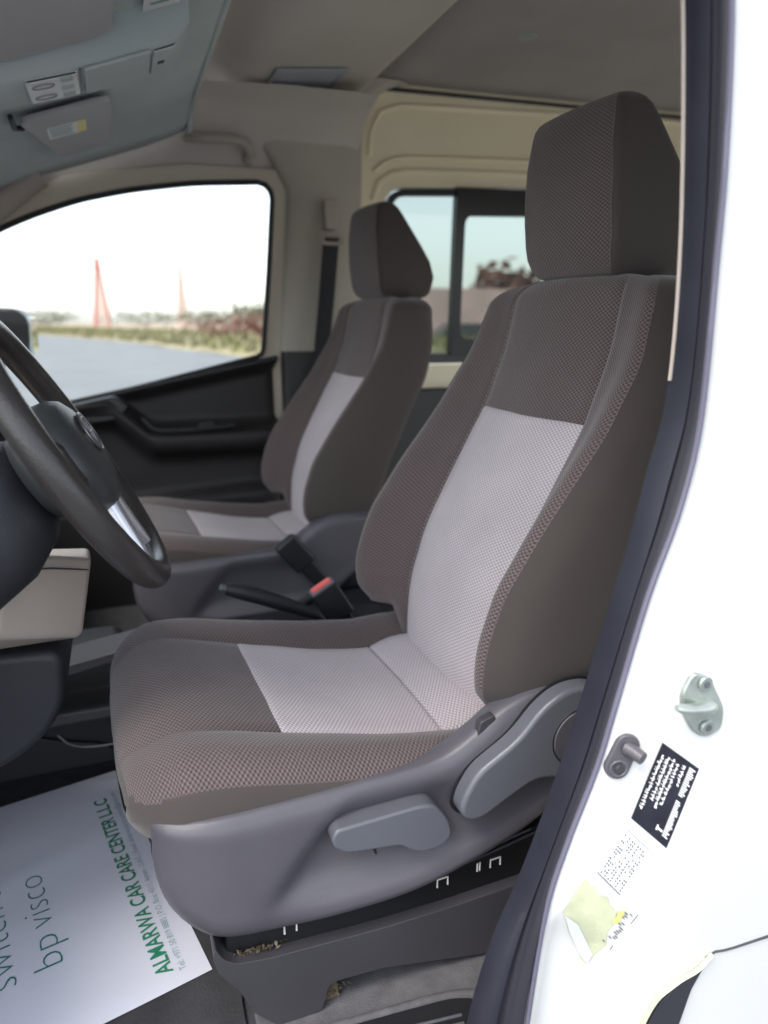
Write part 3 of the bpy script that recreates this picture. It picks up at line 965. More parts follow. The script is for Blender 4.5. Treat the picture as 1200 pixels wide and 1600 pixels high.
def split_rings(rows, region, parts, parent, capkey=None, cap0key=None, yc=YC, uvs=True):
    """rows of closed rings -> one mesh per region key.  region(i,j) gives the key of the quad"""
    n = len(rows[0])
    A = np.array(rows)
    du = np.linalg.norm(np.diff(np.concatenate([A, A[:, :1]], 1), axis=1), axis=2)
    mid = du[len(rows) // 2]
    U = np.concatenate([[0], np.cumsum(mid)])
    dvv = np.linalg.norm(np.diff(A, axis=0), axis=2).max(1)
    Vv = np.concatenate([[0], np.cumsum(dvv)])
    faces = {}
    for i in range(len(rows) - 1):
        for j in range(n):
            k = (j + 1) % n
            faces.setdefault(region(i, j), []).append([(i, j, j), (i, k, j + 1), (i + 1, k, j + 1), (i + 1, j, j)])
    if capkey:
        faces.setdefault(capkey, []).append([(len(rows) - 1, j, j) for j in range(n)])
    if cap0key:
        faces.setdefault(cap0key, []).append([(0, j, j) for j in range(n)][::-1])
    out = {}
    for key, fs in faces.items():
        name, m, par = parts[key]
        idx, V, uv, F = {}, [], [], []
        for f in fs:
            ff = []
            for (i, j, ju) in f:
                kk = (i, j)
                if kk not in idx:
                    idx[kk] = len(V)
                    x, y, z = rows[i][j]
                    V.append((x, y + yc, z))
                    uv.append((U[j], Vv[i]))
                ff.append(idx[kk])
            F.append(ff)
        P = out.get(par, parent) if isinstance(par, str) else (par or parent)
        out[key] = mesh(name, V, F, m, P, uv=uv, sharp=75)
    return out

def build_seat(root):
    # --- backrest
    rows, cats, lv = backrest_rows()
    rows = uneven(rows, 0.0022)
    n = len(cats)
    def reg(i, j):
        a, b = cats[j], cats[(j + 1) % n]
        z = (lv[i][0] + lv[i + 1][0]) / 2
        ys = (rows[i][j][1] + rows[i][(j + 1) % n][1]) / 2
        if 'insert' in (a, b):
            return 'up' if z > 1.457 else 'lo'
        if 'bolster' in (a, b):
            return 'bn' if ys < 0 else 'bf'
        return 'side'
    core = None
    parts = {'side': ('backrest', 'side_cloth', root)}
    faces_first = split_rings(rows, lambda i, j: 'side' if reg(i, j) == 'side' else 'skip', {'side': ('backrest', 'side_cloth', root), 'skip': ('skip', 'side_cloth', root)}, root, cap0key='side')
    back = faces_first['side']
    sk = faces_first['skip']
    bpy.data.objects.remove(sk)
    parts = {'up': ('upper_insert', 'dark_mesh', back), 'lo': ('lower_insert', 'light_mesh', back), 'bn': ('side_bolster', 'dark_mesh', back), 'bf': ('side_bolster', 'dark_mesh', back), 'side': ('skip', 'side_cloth', root)}
    o = split_rings(rows, reg, parts, root, capkey='up')
    bpy.data.objects.remove(o['side'])
    tag(o['lo'], 'pale grey woven insert')
    for c, sd in ((cats.index('seam'), -1), (len(cats) - 1 - cats[::-1].index('seam'), 1)):
        stitches(rows, c, back, 'stitch_thread', 6, 40, sd)
    for c, sd in ((cats.index('seam2'), -1), (len(cats) - 1 - cats[::-1].index('seam2'), 1)):
        stitches(rows, c, back, 'stitch_thread', 6, 40, sd)
    # --- headrest
    hr = []
    hl = []
    zs = [(1.664, .022), (1.666, .013), (1.671, .005), (1.680, .0005)] + [(z, 0) for z in np.linspace(1.70, 1.878, 10)] + [(1.892, .001), (1.900, .004), (1.905, .009), (1.907, .017)]
    for z, e in zs:
        fx = interp(z, [1.66, 1.70, 1.76, 1.84, 1.91], [.676, .662, .655, .653, .660]) + e
        bx = interp(z, [1.66, 1.72, 1.76, 1.91], [.808, .818, .806, .708]) - e
        hw = interp(z, [1.664, 1.668, 1.675, 1.69, 1.72, 1.80, 1.91], [.096, .099, .104, .110, .115, .115, .103]) - e
        r = 0.024
        pts = []
        # front face, far corner, back, near corner
        c = 0.012
        for q in np.linspace(-1, 1, 9):
            pts.append((fx - 0.006 * (1 - q * q), q * (hw - c), 'front'))
        for a in np.linspace(0.15, 1, 5):
            pts.append((fx + c * (1 - math.cos(a * math.pi / 2)), hw - c + c * math.sin(a * math.pi / 2), 'corner' if a < .5 else 'side'))
        for q in np.linspace(0.15, 0.9, 5):
            pts.append((fx + c + (bx - fx - 2 * c) * q, hw, 'side'))
        for a in np.linspace(0, 1, 5):
            pts.append((bx - c + c * math.sin(a * math.pi / 2), hw - c + c * math.cos(a * math.pi / 2), 'side'))
        full = pts + [(x, -y, k) for x, y, k in pts[::-1] if k != 'front']
        hl = [k for _, _, k in full]
        hr.append([(x - SK * y, y - 0.006, z) for x, y, k in full])
    m = len(hl)
    def regh(i, j):
        a, b = hl[j], hl[(j + 1) % m]
        z = zs[i][0]
        if 'front' in (a, b) and 2 <= i <= len(zs) - 4:
            return 'f'
        return 's'
    o = split_rings(hr, lambda i, j: regh(i, j), {'f': ('skip', 'side_cloth', root), 's': ('headrest', 'side_cloth', root)}, root, capkey='s', cap0key='s')
    bpy.data.objects.remove(o['f'])
    hd = o['s']
    o = split_rings(hr, lambda i, j: regh(i, j), {'f': ('front_cover', 'dark_mesh', hd), 's': ('skip', 'side_cloth', root)}, root)
    bpy.data.objects.remove(o['s'])
    for s in (-0.06, 0.06):
        cyl('headrest_post', (0.735 - SK * s, YC + s, 1.63), (0, 0, 1), 0.006, 0.07, 'chrome', root, n=12, bevel=0)
    # --- cushion: stations along X
    st = [-0.0565, -0.0555, -0.053, -0.048, -0.041, -0.031, -0.019, -0.005, 0.012, 0.03, 0.05, 0.075, 0.10, 0.125, 0.145, 0.152, 0.155, 0.158, 0.165] + list(np.linspace(0.19, 0.375, 9)) + [0.388, 0.394, 0.397, 0.400, 0.406, 0.42, 0.44, 0.46, 0.48, 0.50, 0.515, 0.525, 0.53]
    rows, cc = [], None
    for x in st:
        wd = smin(x, [-.07, -.045, -.02, .02, .1, .42, .55], [.200, .222, .244, .254, .258, .256, .236])
        zt = smin(x, [-.02, .03, .08, .155, .30, .395, .46, .55], [1.092, 1.098, 1.088, 1.068, 1.035, 1.020, 1.026, 1.030])
        zb = 0.985
        f = 1.0
        if x < 0.03:
            t = max(0, (0.03 - x) / 0.0865)
            f = math.sqrt(max(0, 1 - t ** 2.4))
        zc = 1.025
        zt2 = zc + (zt - zc) * (0.10 + 0.90 * f)
        zb2 = zc + (zb - zc) * (0.35 + 0.65 * f)
        wd2 = wd * (0.90 + 0.10 * math.sqrt(f))
        bb = smin(x, [-.06, .02, .1, .35, .5], [0, .000, .009, .024, .026])
        hi = 0.150 if x < .38 else 0.150 + min(.012, (x - .38) * .15)
        hi = min(hi, wd2 * .62)
        gx = 0.005 if abs(x - 0.397) < 1e-4 else (0.002 if abs(x - 0.155) < 1e-4 else 0)
        pil = 0.010 * math.sin(math.pi * min(1, max(0, (x - .397) / .13))) if x > .397 else 0
        half = [(q * hi * .985, zt2 - gx + pil - 0.004 * q * q, 'insert') for q in np.linspace(0, 1, 8)]
        fd = min(1, max(0, (x - .03) / .10))
        half.append((hi, zt2 - .004 - .0035 * fd + pil * .5, 'seam'))
        g = wd2 - hi
        half += [(a, b, 'bolster') for a, b in smooth_curve([(hi + .004, zt2 - .0035 + .0005 * fd), (hi + .3 * g, zt2 + .6 * bb), (hi + .62 * g, zt2 + bb), (hi + .86 * g, zt2 + bb - .006 - .004 * f), (wd2 - .003, zt2 + bb - .004 - .020 * f)], 9)]
        half.append((wd2 - .0025, zt2 + bb - .004 - .0235 * f, 'seam2'))
        half += [(a, b, 'strip') for a, b in smooth_curve([(wd2, zt2 + bb - .004 - .028 * f), (wd2 + .001, zc + .3 * (zb2 - zc)), (wd2 - .006, zb2 + .004), (wd2 - .03, zb2), (wd2 * .4, zb2), (0, zb2)], 12)]
        L = ([(-y, z, c) for y, z, c in half][::-1] + half[1:])[:-1]
        cc = [c for _, _, c in L]
        rows.append([(x - SK * y + (0.0 if x > 0 else 0.10 * (abs(y) / .25) ** 3 * max(0, .03 - x) * 2), y, z) for y, z, c in L])
    rows = uneven(rows, 0.0020, seed=4.0)
    m2 = len(cc)
    def regc(i, j):
        a, b = cc[j], cc[(j + 1) % m2]
        x = (st[i] + st[i + 1]) / 2
        zq = (rows[i][j][2] + rows[i + 1][(j + 1) % m2][2]) / 2
        if x < 0.02 and zq < 1.047 and ('strip' not in (a, b) or x < -0.02):
            return 'strip'
        if 'insert' in (a, b):
            return 'dark' if x < .155 else ('lf' if x < .397 else 'lr')
        if 'bolster' in (a, b):
            return 'dark'
        ys = abs(rows[i][j][1])
        if x < -0.02 and zq >= 1.047:
            return 'dark'
        return 'strip'
    o = split_rings(rows, regc, {'dark': ('cushion', 'dark_mesh', root), 'lf': ('skip', 'light_mesh', root), 'lr': ('skip', 'light_mesh', root), 'strip': ('skip', 'side_cloth', root)}, root, cap0key='strip')
    cush = o['dark']
    for k in ('lf', 'lr', 'strip'):
        bpy.data.objects.remove(o[k])
    o = split_rings(rows, regc, {'dark': ('skip', 'dark_mesh', root), 'lf': ('seat_insert', 'light_mesh', cush), 'lr': ('rear_insert', 'light_mesh', cush), 'strip': ('side_strip', 'side_cloth', cush)}, root)
    bpy.data.objects.remove(o['dark'])
    # --- plastic side shield
    TOP = smooth_curve([(-0.012, 1.030), (0.05, 1.035), (0.106, 1.037), (0.235, 1.042), (0.340, 1.050), (0.394, 1.076), (0.44, 1.107), (0.498, 1.124), (0.60, 1.120)], 70)
    BOT = smooth_curve([(-0.016, 0.965), (-0.010, 0.925), (0.004, 0.898), (0.028, 0.875), (0.061, 0.858), (0.13, 0.850), (0.206, 0.850), (0.303, 0.854), (0.391, 0.874), (0.484, 0.911), (0.540, 0.956), (0.60, 1.000)], 70)
    rws = []
    tv = [-0.30, -0.12, 0.0, 0.03, 0.07, 0.13] + list(np.linspace(0.2, 0.82, 14)) + [0.88, 0.93, 0.97, 1.0, 1.08]
    for a, b in zip(TOP, BOT):
        row = []
        for t in tv:
            tt = min(1, max(0, t))
            x = b[0] + (a[0] - b[0]) * tt
            z = b[1] + (a[1] - b[1]) * tt
            y = 0.727
            lo = max(0, 1 - tt / 0.20)
            y += 0.018 * lo ** 2.2
            hi_ = max(0, (tt - 0.86) / 0.14)
            y += 0.012 * hi_ ** 2
            nose = max(0, (0.085 - x) / 0.10)
            y += 0.055 * (1 - math.sqrt(max(0, 1 - min(1, nose) ** 2)))
            # dished field round the height lever, ending in a soft diagonal step
            fr = 1 / (1 + math.exp(-((x - 0.125) - 0.75 * (z - 0.90)) / 0.007))
            bk = 1 / (1 + math.exp((x - 0.375) / 0.015))
            vz = 1 / (1 + math.exp(-(z - 0.905) / 0.010)) / (1 + math.exp((z - 1.010) / 0.010))
            y += 0.021 * fr * bk * vz
            fl = math.exp(-((tt - 0.10) / 0.085) ** 2) / (1 + math.exp(-(x - 0.16) / 0.02))
            y -= 0.010 * fl
            if t < 0:
                y += -t * 0.20
            if t > 1:
                y += 0.03
                z -= 0.004
            row.append((x, y, z))
        rws.append(row)
    sh = rings('side_shield', rws, 'seat_plastic', root, closed_u=False, cap0=False, cap1=False, sharp=80)
    # --- lower cover, rail and pedestal
    prism('lower_cover', round_poly([(0.047, 0.857), (0.056, 0.836), (0.072, 0.823), (0.116, 0.817), (0.268, 0.811), (0.369, 0.812), (0.60, 0.822), (0.60, 0.700), (0.46, 0.7035), (0.372, 0.722), (0.268, 0.744), (0.192, 0.747), (0.180, 0.7045), (0.120, 0.7045), (0.090, 0.738), (0.074, 0.780), (0.050, 0.815), (0.044, 0.84)], .008, 3), 0.735, 0.775, 'lower_plastic', root, bevel=0.009, segs=4)
    prism('slide_rail', [(0.062, 0.80), (0.60, 0.80), (0.60, 0.90), (0.30, 0.868), (0.062, 0.862)], 0.752, 0.80, 'rail_black', root, bevel=0.003)
    for x, z in ((0.145, 0.838), (0.362, 0.842), (0.445, 0.850), (0.418, 0.850)):
        s = 0.008 if x != 0.418 else 0.002
        tube('rail_clip', [(x - s, 0.7508, z - .006), (x - s, 0.7508, z + .007), (x + s, 0.7508, z + .0075), (x + s, 0.7508, z - .0055)], 0.0014, 'rail_clip', root, n=5)
    prism('seat_frame', round_poly([(0.11, 0.705), (0.58, 0.705), (0.58, 1.0), (0.06, 1.0), (0.06, 0.90), (0.11, 0.86)], .01), 0.80, 1.22, 'rail_black', root, bevel=0.004)
    return back

drv = thing('driver_seat', 'driver seat in front with plastic levers on its side shield', 'seat', (0.30, YC, 0.70))
build_seat(drv)
pas = copy_tree(drv)
pas.name = 'passenger_seat'
pas.location.y += 0.97
pas['label'] = 'passenger seat further back by the far door window'
pas['category'] = 'seat'

# recline lever
RL = round_poly([(0.361, 0.990), (0.366, 1.010), (0.384, 1.042), (0.442, 1.078), (0.476, 1.117), (0.510, 1.137), (0.556, 1.137), (0.592, 1.110), (0.596, 1.04), (0.575, 1.006), (0.517, 1.004), (0.474, 1.013), (0.443, 0.998), (0.397, 0.973), (0.375, 0.972)], .02, 5)
gap = [(0.512 + (x - 0.512) * 1.030, 1.056 + (z - 1.056) * 1.045) for x, z in RL]
prism('lever_shadow_line', gap, 0.7262, 0.7285, 'black_plastic', drv, bevel=0.0)  # black plate that draws the shadow line round the lever edge
rl = prism('recline_lever', RL, 0.702, 0.735, 'lever_plastic', drv, bevel=0.013, segs=5)
cyl('pivot_cap', (0.536, 0.7035, 1.064), (0, -1, 0), 0.040, 0.004, 'seat_plastic', rl, n=40, bevel=0.0015)
tube('pivot_ring', [(0.536 + .0415 * math.cos(a), 0.7025, 1.064 + .0415 * math.sin(a)) for a in np.linspace(0, 2 * math.pi, 41)[:-1]], 0.0013, 'black_plastic', rl, n=6, closed=True)
# height lever
HL = round_poly([(0.193, 0.988), (0.200, 1.000), (0.309, 1.006), (0.330, 1.003), (0.350, 0.978), (0.358, 0.950), (0.344, 0.935), (0.314, 0.934), (0.297, 0.943), (0.284, 0.954), (0.229, 0.960), (0.211, 0.963), (0.196, 0.975)], .012, 5)
prism('height_lever', HL, 0.714, 0.756, 'lever_plastic', drv, bevel=0.0080, segs=5)
prism('lever_slot', round_poly([(0.335, 0.942), (0.362, 0.946), (0.358, 0.922), (0.345, 0.918)], .006), 0.7370, 0.752, 'black_plastic', drv, bevel=0.001)
tube('shield_seam', [(0.252, 0.7475, 0.962), (0.254, 0.7470, 0.945), (0.261, 0.7440, 0.925)], 0.0016, 'black_plastic', drv, n=5)
# hinge tongue of cloth beside the recliner
prism('cover_tab', round_poly([(0.398, 1.066), (0.404, 1.094), (0.424, 1.101), (0.428, 1.092), (0.414, 1.084), (0.412, 1.068)], .004), 0.735, 0.748, 'lower_plastic', drv, bevel=0.003)
# greasy dirt under the rail
mesh('dirt', *leaf_crown((0.20, 0.752, 0.716), 0.020, 0.006, 0.010, 60, 0.004, np.random.default_rng(2)), 'grease', drv, smooth=False)
mesh('dirt', *leaf_crown((0.095, 0.748, 0.8235), 0.034, 0.004, 0.005, 90, 0.0035, np.random.default_rng(4)), 'grease', drv, smooth=False)
tube('rail_lip', [(0.17, 0.7500, 0.8475), (0.30, 0.7495, 0.8500), (0.44, 0.7495, 0.872), (0.56, 0.7495, 0.895)], 0.0018, 'lower_plastic', drv, n=6)
tube('rail_lip', [(0.27, 0.7500, 0.858), (0.40, 0.7495, 0.873), (0.50, 0.7495, 0.893)], 0.0014, 'lever_plastic', drv, n=6)
prism('seat_bracket', round_poly([(0.182, 0.7045), (0.208, 0.7045), (0.205, 0.735), (0.190, 0.752)], .004), 0.748, 0.765, 'grease', drv, bevel=0.002)
# steel recliner plate visible behind the cushion
obox('hinge_plate', (0.470, 1.252, 1.010), (0.035, -.004, .012), (0, 0.004, 0), (-0.006, 0, 0.018), 'zinc', drv)

# ---- belt buckles and handbrake
bk = thing('belt_buckle', 'black belt buckle with red release button beside driver seat', 'buckle', (0.35, 1.335, 0.86))
u_ = np.array([0.60, 0.0, 0.80]); u_ /= np.linalg.norm(u_)
u_ = np.array([-0.50, 0.02, 0.866]); v_ = np.array([0.866, 0.0, 0.5]); w_ = np.array([0, 1.0, 0])
bc = np.array([0.372, 1.335, 1.040])
obox('body', bc, v_ * 0.030, w_ * 0.014, u_ * 0.042, 'black_plastic', bk, bevel=0.006)
obox('button_frame', bc + u_ * 0.0395, v_ * 0.0285, w_ * 0.0135, u_ * 0.005, 'lever_plastic', bk, bevel=0.004)
obox('release_button', bc + u_ * 0.044 - w_ * 0.001, v_ * 0.023, w_ * 0.0105, u_ * 0.0035, 'buckle_red', bk, bevel=0.003)
obox('stalk', bc - u_ * 0.11, v_ * 0.020, w_ * 0.006, u_ * 0.085, 'black_plastic', bk, bevel=0.003)
bp = thing('belt_buckle', 'plain black belt buckle standing beside passenger seat cushion', 'buckle', (0.40, 1.69, 0.86))
bc = np.array([0.378, 1.690, 1.035])
u2 = np.array([-0.62, 0.0, 0.785]); v2 = np.array([0.785, 0, 0.62])
obox('body', bc, v2 * 0.030, w_ * 0.013, u2 * 0.045, 'black_plastic', bp, bevel=0.006)
obox('release_button', bc + u2 * 0.043, v2 * 0.022, w_ * 0.010, u2 * 0.004, 'dark_plastic', bp, bevel=0.003)
obox('stalk', bc - u2 * 0.11, v2 * 0.018, w_ * 0.006, u2 * 0.085, 'black_plastic', bp, bevel=0.003)

hb = thing('handbrake', 'dark handbrake lever between the seats', 'handbrake', (0.35, 1.42, 0.86))
tube('grip', smooth_curve([(0.165, 1.40, 1.072), (0.20, 1.40, 1.060), (0.26, 1.40, 1.034), (0.36, 1.40, 0.985)], 14), [0.012, 0.015, .0165, .017, .017, .017, .017, .0165, .016, .015, .014, .013, .012, .011], 'dark_plastic', hb, n=12)
cyl('button', (0.167, 1.40, 1.072), (-0.94, 0, 0.34), 0.0075, 0.014, 'lever_plastic', hb, n=12, bevel=0.002)
tube('lever', [(0.34, 1.40, 0.995), (0.44, 1.40, 0.93), (0.48, 1.40, 0.86)], 0.010, 'black_plastic', hb, n=8)

# ---- low console between the seats
con = thing('centre_console', 'dark low console between the two seats', 'console', (0.3, 1.48, 0.698))
prism('body', round_poly([(-0.05, 0.70), (0.60, 0.70), (0.60, 0.93), (0.46, 0.93), (0.40, 0.90), (0.0, 0.90), (-0.05, 0.86)], .02), 1.30, 1.665, 'dark_plastic', con, bevel=0.012)
prism('brake_boot', round_poly([(0.36, 0.89), (0.53, 0.90), (0.52, 0.97), (0.42, 0.985)], .02), 1.36, 1.45, 'black_plastic', con, bevel=0.015)

# ================================================================== FRONT: dash, column, wheel
dash = thing('dashboard', 'dark dashboard with pale knee panel under the steering wheel', 'dashboard', (-0.5, 1.4, 0.70))
DP = smooth_curve([(-1.05, 1.25), (-0.80, 1.285), (-0.55, 1.30), (-0.42, 1.27), (-0.37, 1.20), (-0.40, 1.05), (-0.46, 0.92), (-0.60, 0.80), (-0.80, 0.72)], 40)
rings('main_body', [[(p[0], y, p[1]) for p in DP] for y in np.linspace(0.62, 2.36, 12)], 'dark_plastic', dash, closed_u=False, cap0=False, cap1=False)
# knee panel (pale): chamfered block, its outer side and rear face both seen
KV = [(-0.50, 0.93, 1.345), (-0.150, 0.95, 1.325), (-0.064, 1.10, 1.262), (-0.50, 1.10, 1.30),
      (-0.50, 0.93, 1.20), (-0.178, 0.95, 1.212), (-0.090, 1.10, 1.136), (-0.50, 1.10, 1.13),
      (-0.072, 1.24, 1.235), (-0.098, 1.24, 1.115), (-0.50, 1.24, 1.27), (-0.50, 1.24, 1.10)]
KF = [[0, 1, 2, 3], [4, 5, 6, 7], [0, 1, 5, 4], [1, 2, 6, 5], [3, 2, 8, 10], [7, 6, 9, 11], [2, 8, 9, 6], [10, 8, 9, 11], [0, 3, 10, 11, 7, 4]]
kp = mesh('knee_panel', KV, KF, 'cream_plastic', dash, bevel=0.010, segs=4)
tube('panel_seam', [(-0.150, 0.9485, 1.302), (-0.110, 1.019, 1.276), (-0.0705, 1.0975, 1.243)], 0.0012, 'lower_plastic', kp, n=5)
prism('lower_dash', round_poly([(-0.50, 1.16), (-0.115, 1.135), (-0.118, 1.05), (-0.15, 1.00), (-0.19, 0.97), (-0.26, 0.94), (-0.50, 0.90)], .03), 1.06, 1.28, 'dark_plastic', dash, bevel=0.015)
# dark lower side of the dash in front of the pale panel
prism('side_cover', round_poly([(-0.50, 1.42), (-0.165, 1.372), (-0.15, 1.335), (-0.205, 1.268), (-0.50, 1.25)], .02), 0.87, 0.93, 'dark_plastic', dash, bevel=0.015)
# column shroud
SH = []
ax = np.array([-0.872, 0.0, -0.489])
cw = np.array([-0.0675, 0.98, 1.4406])
e_up = np.array([-0.489, 0, 0.872]); e_y = np.array([0, 1.0, 0])
for k, (d, rw, rh, dn) in enumerate([(0.055, .060, .050, .0), (0.075, .082, .070, .012), (0.12, .095, .085, .022), (0.20, .10, .095, .026), (0.34, .105, .10, .03)]):
    c = cw + ax * d - e_up * dn
    SH.append([c + e_y * rw * math.copysign(abs(math.cos(a)) ** .7, math.cos(a)) + e_up * rh * math.copysign(abs(math.sin(a)) ** .7, math.sin(a)) for a in np.linspace(0, 2 * math.pi, 33)[:-1]])
rings('column_shroud', SH, 'dark_plastic', dash)
tube('stalk', [cw + ax * .10 + e_y * .08, cw + ax * .095 + e_y * .16, cw + ax * .08 + e_y * .21], [.009, .008, .010], 'black_plastic', dash, n=8)
# centre stack and cubby tray
prism('tray', round_poly([(-0.40, 0.950), (-0.16, 0.955), (-0.005, 0.985), (0.0, 0.996), (-0.012, 1.000), (-0.16, 0.978), (-0.40, 0.985)], .004), 1.34, 1.43, 'lower_plastic', dash, bevel=0.004)
prism('lower_stack', round_poly([(-0.42, 0.70), (0.02, 0.70), (0.02, 0.80), (-0.03, 0.87), (-0.05, 0.945), (-0.42, 0.95)], .02), 1.45, 1.60, 'black_plastic', dash, bevel=0.01)
prism('lower_tray', round_poly([(-0.40, 0.835), (-0.235, 0.880), (-0.20, 0.872), (0.02, 0.872), (0.02, 0.850), (-0.19, 0.846), (-0.23, 0.835), (-0.33, 0.80), (-0.40, 0.80)], .008), 1.36, 1.48, 'lower_plastic', dash, bevel=0.005)
tube('tray_hoop', smooth_curve([(-0.175, 1.36, 0.83), (-0.15, 1.355, 0.805), (-0.10, 1.352, 0.795), (0.0, 1.352, 0.795)], 16), 0.0022, 'lever_plastic', dash, n=6)
prism('kick_panel', round_poly([(-0.50, 0.70), (-0.05, 0.70), (-0.10, 0.745), (-0.20, 0.775), (-0.28, 0.82), (-0.50, 0.86)], .02), 1.44, 1.58, 'dark_plastic', dash, bevel=0.015)

# steering wheel (rim plane spanned by e_y and e_up)
sw = thing('steering_wheel', 'dark leather steering wheel with silver lower spoke trim', 'steering wheel', tuple(cw))
RW = 0.188
def wp(a, r, h=0.0):
    """a: angle from the top, clockwise towards the van's middle; h: height towards the driver"""
    return cw + (math.cos(a) * e_up + math.sin(a) * e_y) * r - ax * h
tube('rim', [wp(a, RW) for a in np.linspace(0, 2 * math.pi, 97)[:-1]], 0.0185, 'wheel_leather', sw, n=18, closed=True)
HB = []
for h, k in ((-0.055, .72), (-0.03, .95), (-0.008, 1.0), (0.010, .97), (0.022, .86), (0.029, .66), (0.032, .40), (0.033, .12)):
    ring = []
    for a in np.linspace(0, 2 * math.pi, 49)[:-1]:
        rr = 0.088 * k * (1 + 0.10 * math.cos(2 * a + math.pi)) * (1 - 0.10 * math.cos(a))
        ring.append(wp(a, rr, h))
    HB.append(ring)
hub = rings('hub', HB, 'hub_plastic', sw)
# emblem: nested ovals, raised on the pad
def oval(cx, cy, ra, rb, n=32):
    P = []
    for t in np.linspace(0, 2 * math.pi, n + 1)[:-1]:
        q = cw + e_y * (cx + ra * math.cos(t)) + e_up * (cy + rb * math.sin(t)) - ax * 0.0345
        P.append(q)
    return P
for cx, cy, ra, rb in ((0, 0.010, .038, .026), (0, 0.011, .0105, .024), (0, 0.020, .026, .0105)):
    tube('emblem', oval(cx, cy, ra, rb), 0.0020, 'emblem_metal', hub, n=6, closed=True)
# spokes
def spoke(a, wdt, r0, r1, m, name, h0, h1, th=0.010, par=None):
    rad = math.cos(a) * e_up + math.sin(a) * e_y
    tan = -math.sin(a) * e_up + math.cos(a) * e_y
    rows = []
    for k in range(7):
        t = k / 6
        r = r0 + (r1 - r0) * t
        ww = wdt[0] + (wdt[1] - wdt[0]) * t
        h = h0 + (h1 - h0) * t
        c = cw + rad * r - ax * h
        rows.append([c + tan * ww + -ax * th * .3, c + tan * ww * .7 - ax * th, c - tan * ww * .7 - ax * th, c - tan * ww - ax * th * .3, c - tan * ww + ax * th * .6, c + tan * ww + ax * th * .6])
    return rings(name, rows, m, par or sw, sharp=30, bevel=0.003)
spoke(R(92), (.038, .026), .06, .182, 'wheel_leather', 'spoke', 0.0, -0.002)
spoke(R(-92), (.038, .026), .06, .182, 'wheel_leather', 'spoke', 0.0, -0.002)
for sgn in (-1, 1):
    s1 = spoke(R(180 - 18 * sgn), (.016, .012), .075, .178, 'silver', 'spoke', 0.004, -0.002)
spoke(R(180), (.020, .020), .06, .16, 'black_plastic', 'spoke', -0.004, -0.008)

# ================================================================== CEILING FITTINGS
def lin_n(x):
    return lin_z(x)
def visor(name, label, X0, X1, Y0, Y1, drop, skew=0.0, r=0.03):
    t = thing(name, label, 'sun visor', ((X0 + X1) / 2, (Y0 + Y1) / 2, lin_z((X0 + X1) / 2) - drop - .01))
    pts = round_poly([(X0 + skew, Y1), (X1, Y1), (X1, Y0), (X0, Y0)], r, 6)
    n = len(pts)
    zf = lambda x: lin_z(X0) + (lin_z(X1) - lin_z(X0)) * (x - X0) / (X1 - X0) - drop
    V = [(x, y, zf(x)) for x, y in pts] + [(x, y, zf(x) - 0.016) for x, y in pts]
    F = [list(range(n)), list(range(2 * n - 1, n - 1, -1))] + [[i, (i + 1) % n, n + (i + 1) % n, n + i] for i in range(n)]
    mesh('panel', V, F, 'visor_cloth', t, bevel=0.006, segs=3)
    return t, zf
vp, zf = visor('sun_visor', 'folded-up passenger sun visor with small airbag sticker', -0.155, 0.035, 1.80, 2.20, 0.012, skew=0.06)
def flat_quad(name, pts, m, parent, solid=0.0006):
    return mesh(name, pts, [list(range(len(pts)))], m, parent, smooth=False, solid=solid)
def vq(x0, x1, y0, y1, d, f):
    return [(x0, y0, f(x0) - d), (x1, y0, f(x1) - d), (x1, y1, f(x1) - d), (x0, y1, f(x0) - d)]
st = flat_quad('airbag_sticker', vq(-0.105, -0.022, 1.885, 1.985, 0.0166, zf), 'label_white', vp)
flat_quad('sticker_band', vq(-0.042, -0.023, 1.887, 1.983, 0.0174, zf), 'label_yellow', st)
for k in range(5):
    flat_quad('sticker_line', vq(-0.10, -0.05 - 0.006 * (k % 2), 1.895 + k * 0.017, 1.900 + k * 0.017, 0.0174, zf), 'grey_ink', st)
tube('hinge_rod', [(-0.165, 1.78, zf(-.16) - .004), (-0.165, 1.84, zf(-.16) - .012), (-.15, 1.86, zf(-.15) - .01)], 0.006, 'dark_plastic', vp, n=8)
vd, zfd = visor('sun_visor', 'large plain driver sun visor at the top left corner', -0.20, 0.040, 0.86, 1.405, 0.016, r=0.05)

# overhead console with map lamps and glasses holder
oc = thing('overhead_console', 'overhead console with map lamps and glasses holder', 'console', (0.0, 1.48, 1.985))
def ocz(x):
    return interp(x, [-0.30, -0.10, 0.02, 0.14, 0.165], [1.925, 1.985, 2.020, 2.066, 2.10])
rows = []
for y, k in ((1.412, 0.0), (1.417, 0.55), (1.421, 0.9), (1.426, 1.0), (1.56, 1.0), (1.585, .85), (1.60, .4), (1.61, 0.0)):
    rows.append([(x, y, (lin_z(x) + 0.004) * (1 - k) + ocz(x) * k) for x in np.linspace(-0.34, 0.165, 30)])
rings('housing', rows, 'lining', oc, closed_u=False, cap0=False, cap1=False, sharp=80)
def ocq(name, x0, x1, y0, y1, d0, d1, m, parent, bevel=0.003):
    V = [(x, y, ocz(x) - d) for d in (d0, d1) for y in (y0, y1) for x in (x0, x1)]
    return mesh(name, V, [[0, 1, 3, 2], [4, 5, 7, 6], [0, 1, 5, 4], [2, 3, 7, 6], [0, 2, 6, 4], [1, 3, 7, 5]], m, parent, bevel=bevel)
ml = ocq('map_lamp', -0.105, -0.022, 1.430, 1.542, -0.002, 0.007, 'white_plastic', oc, bevel=0.005)
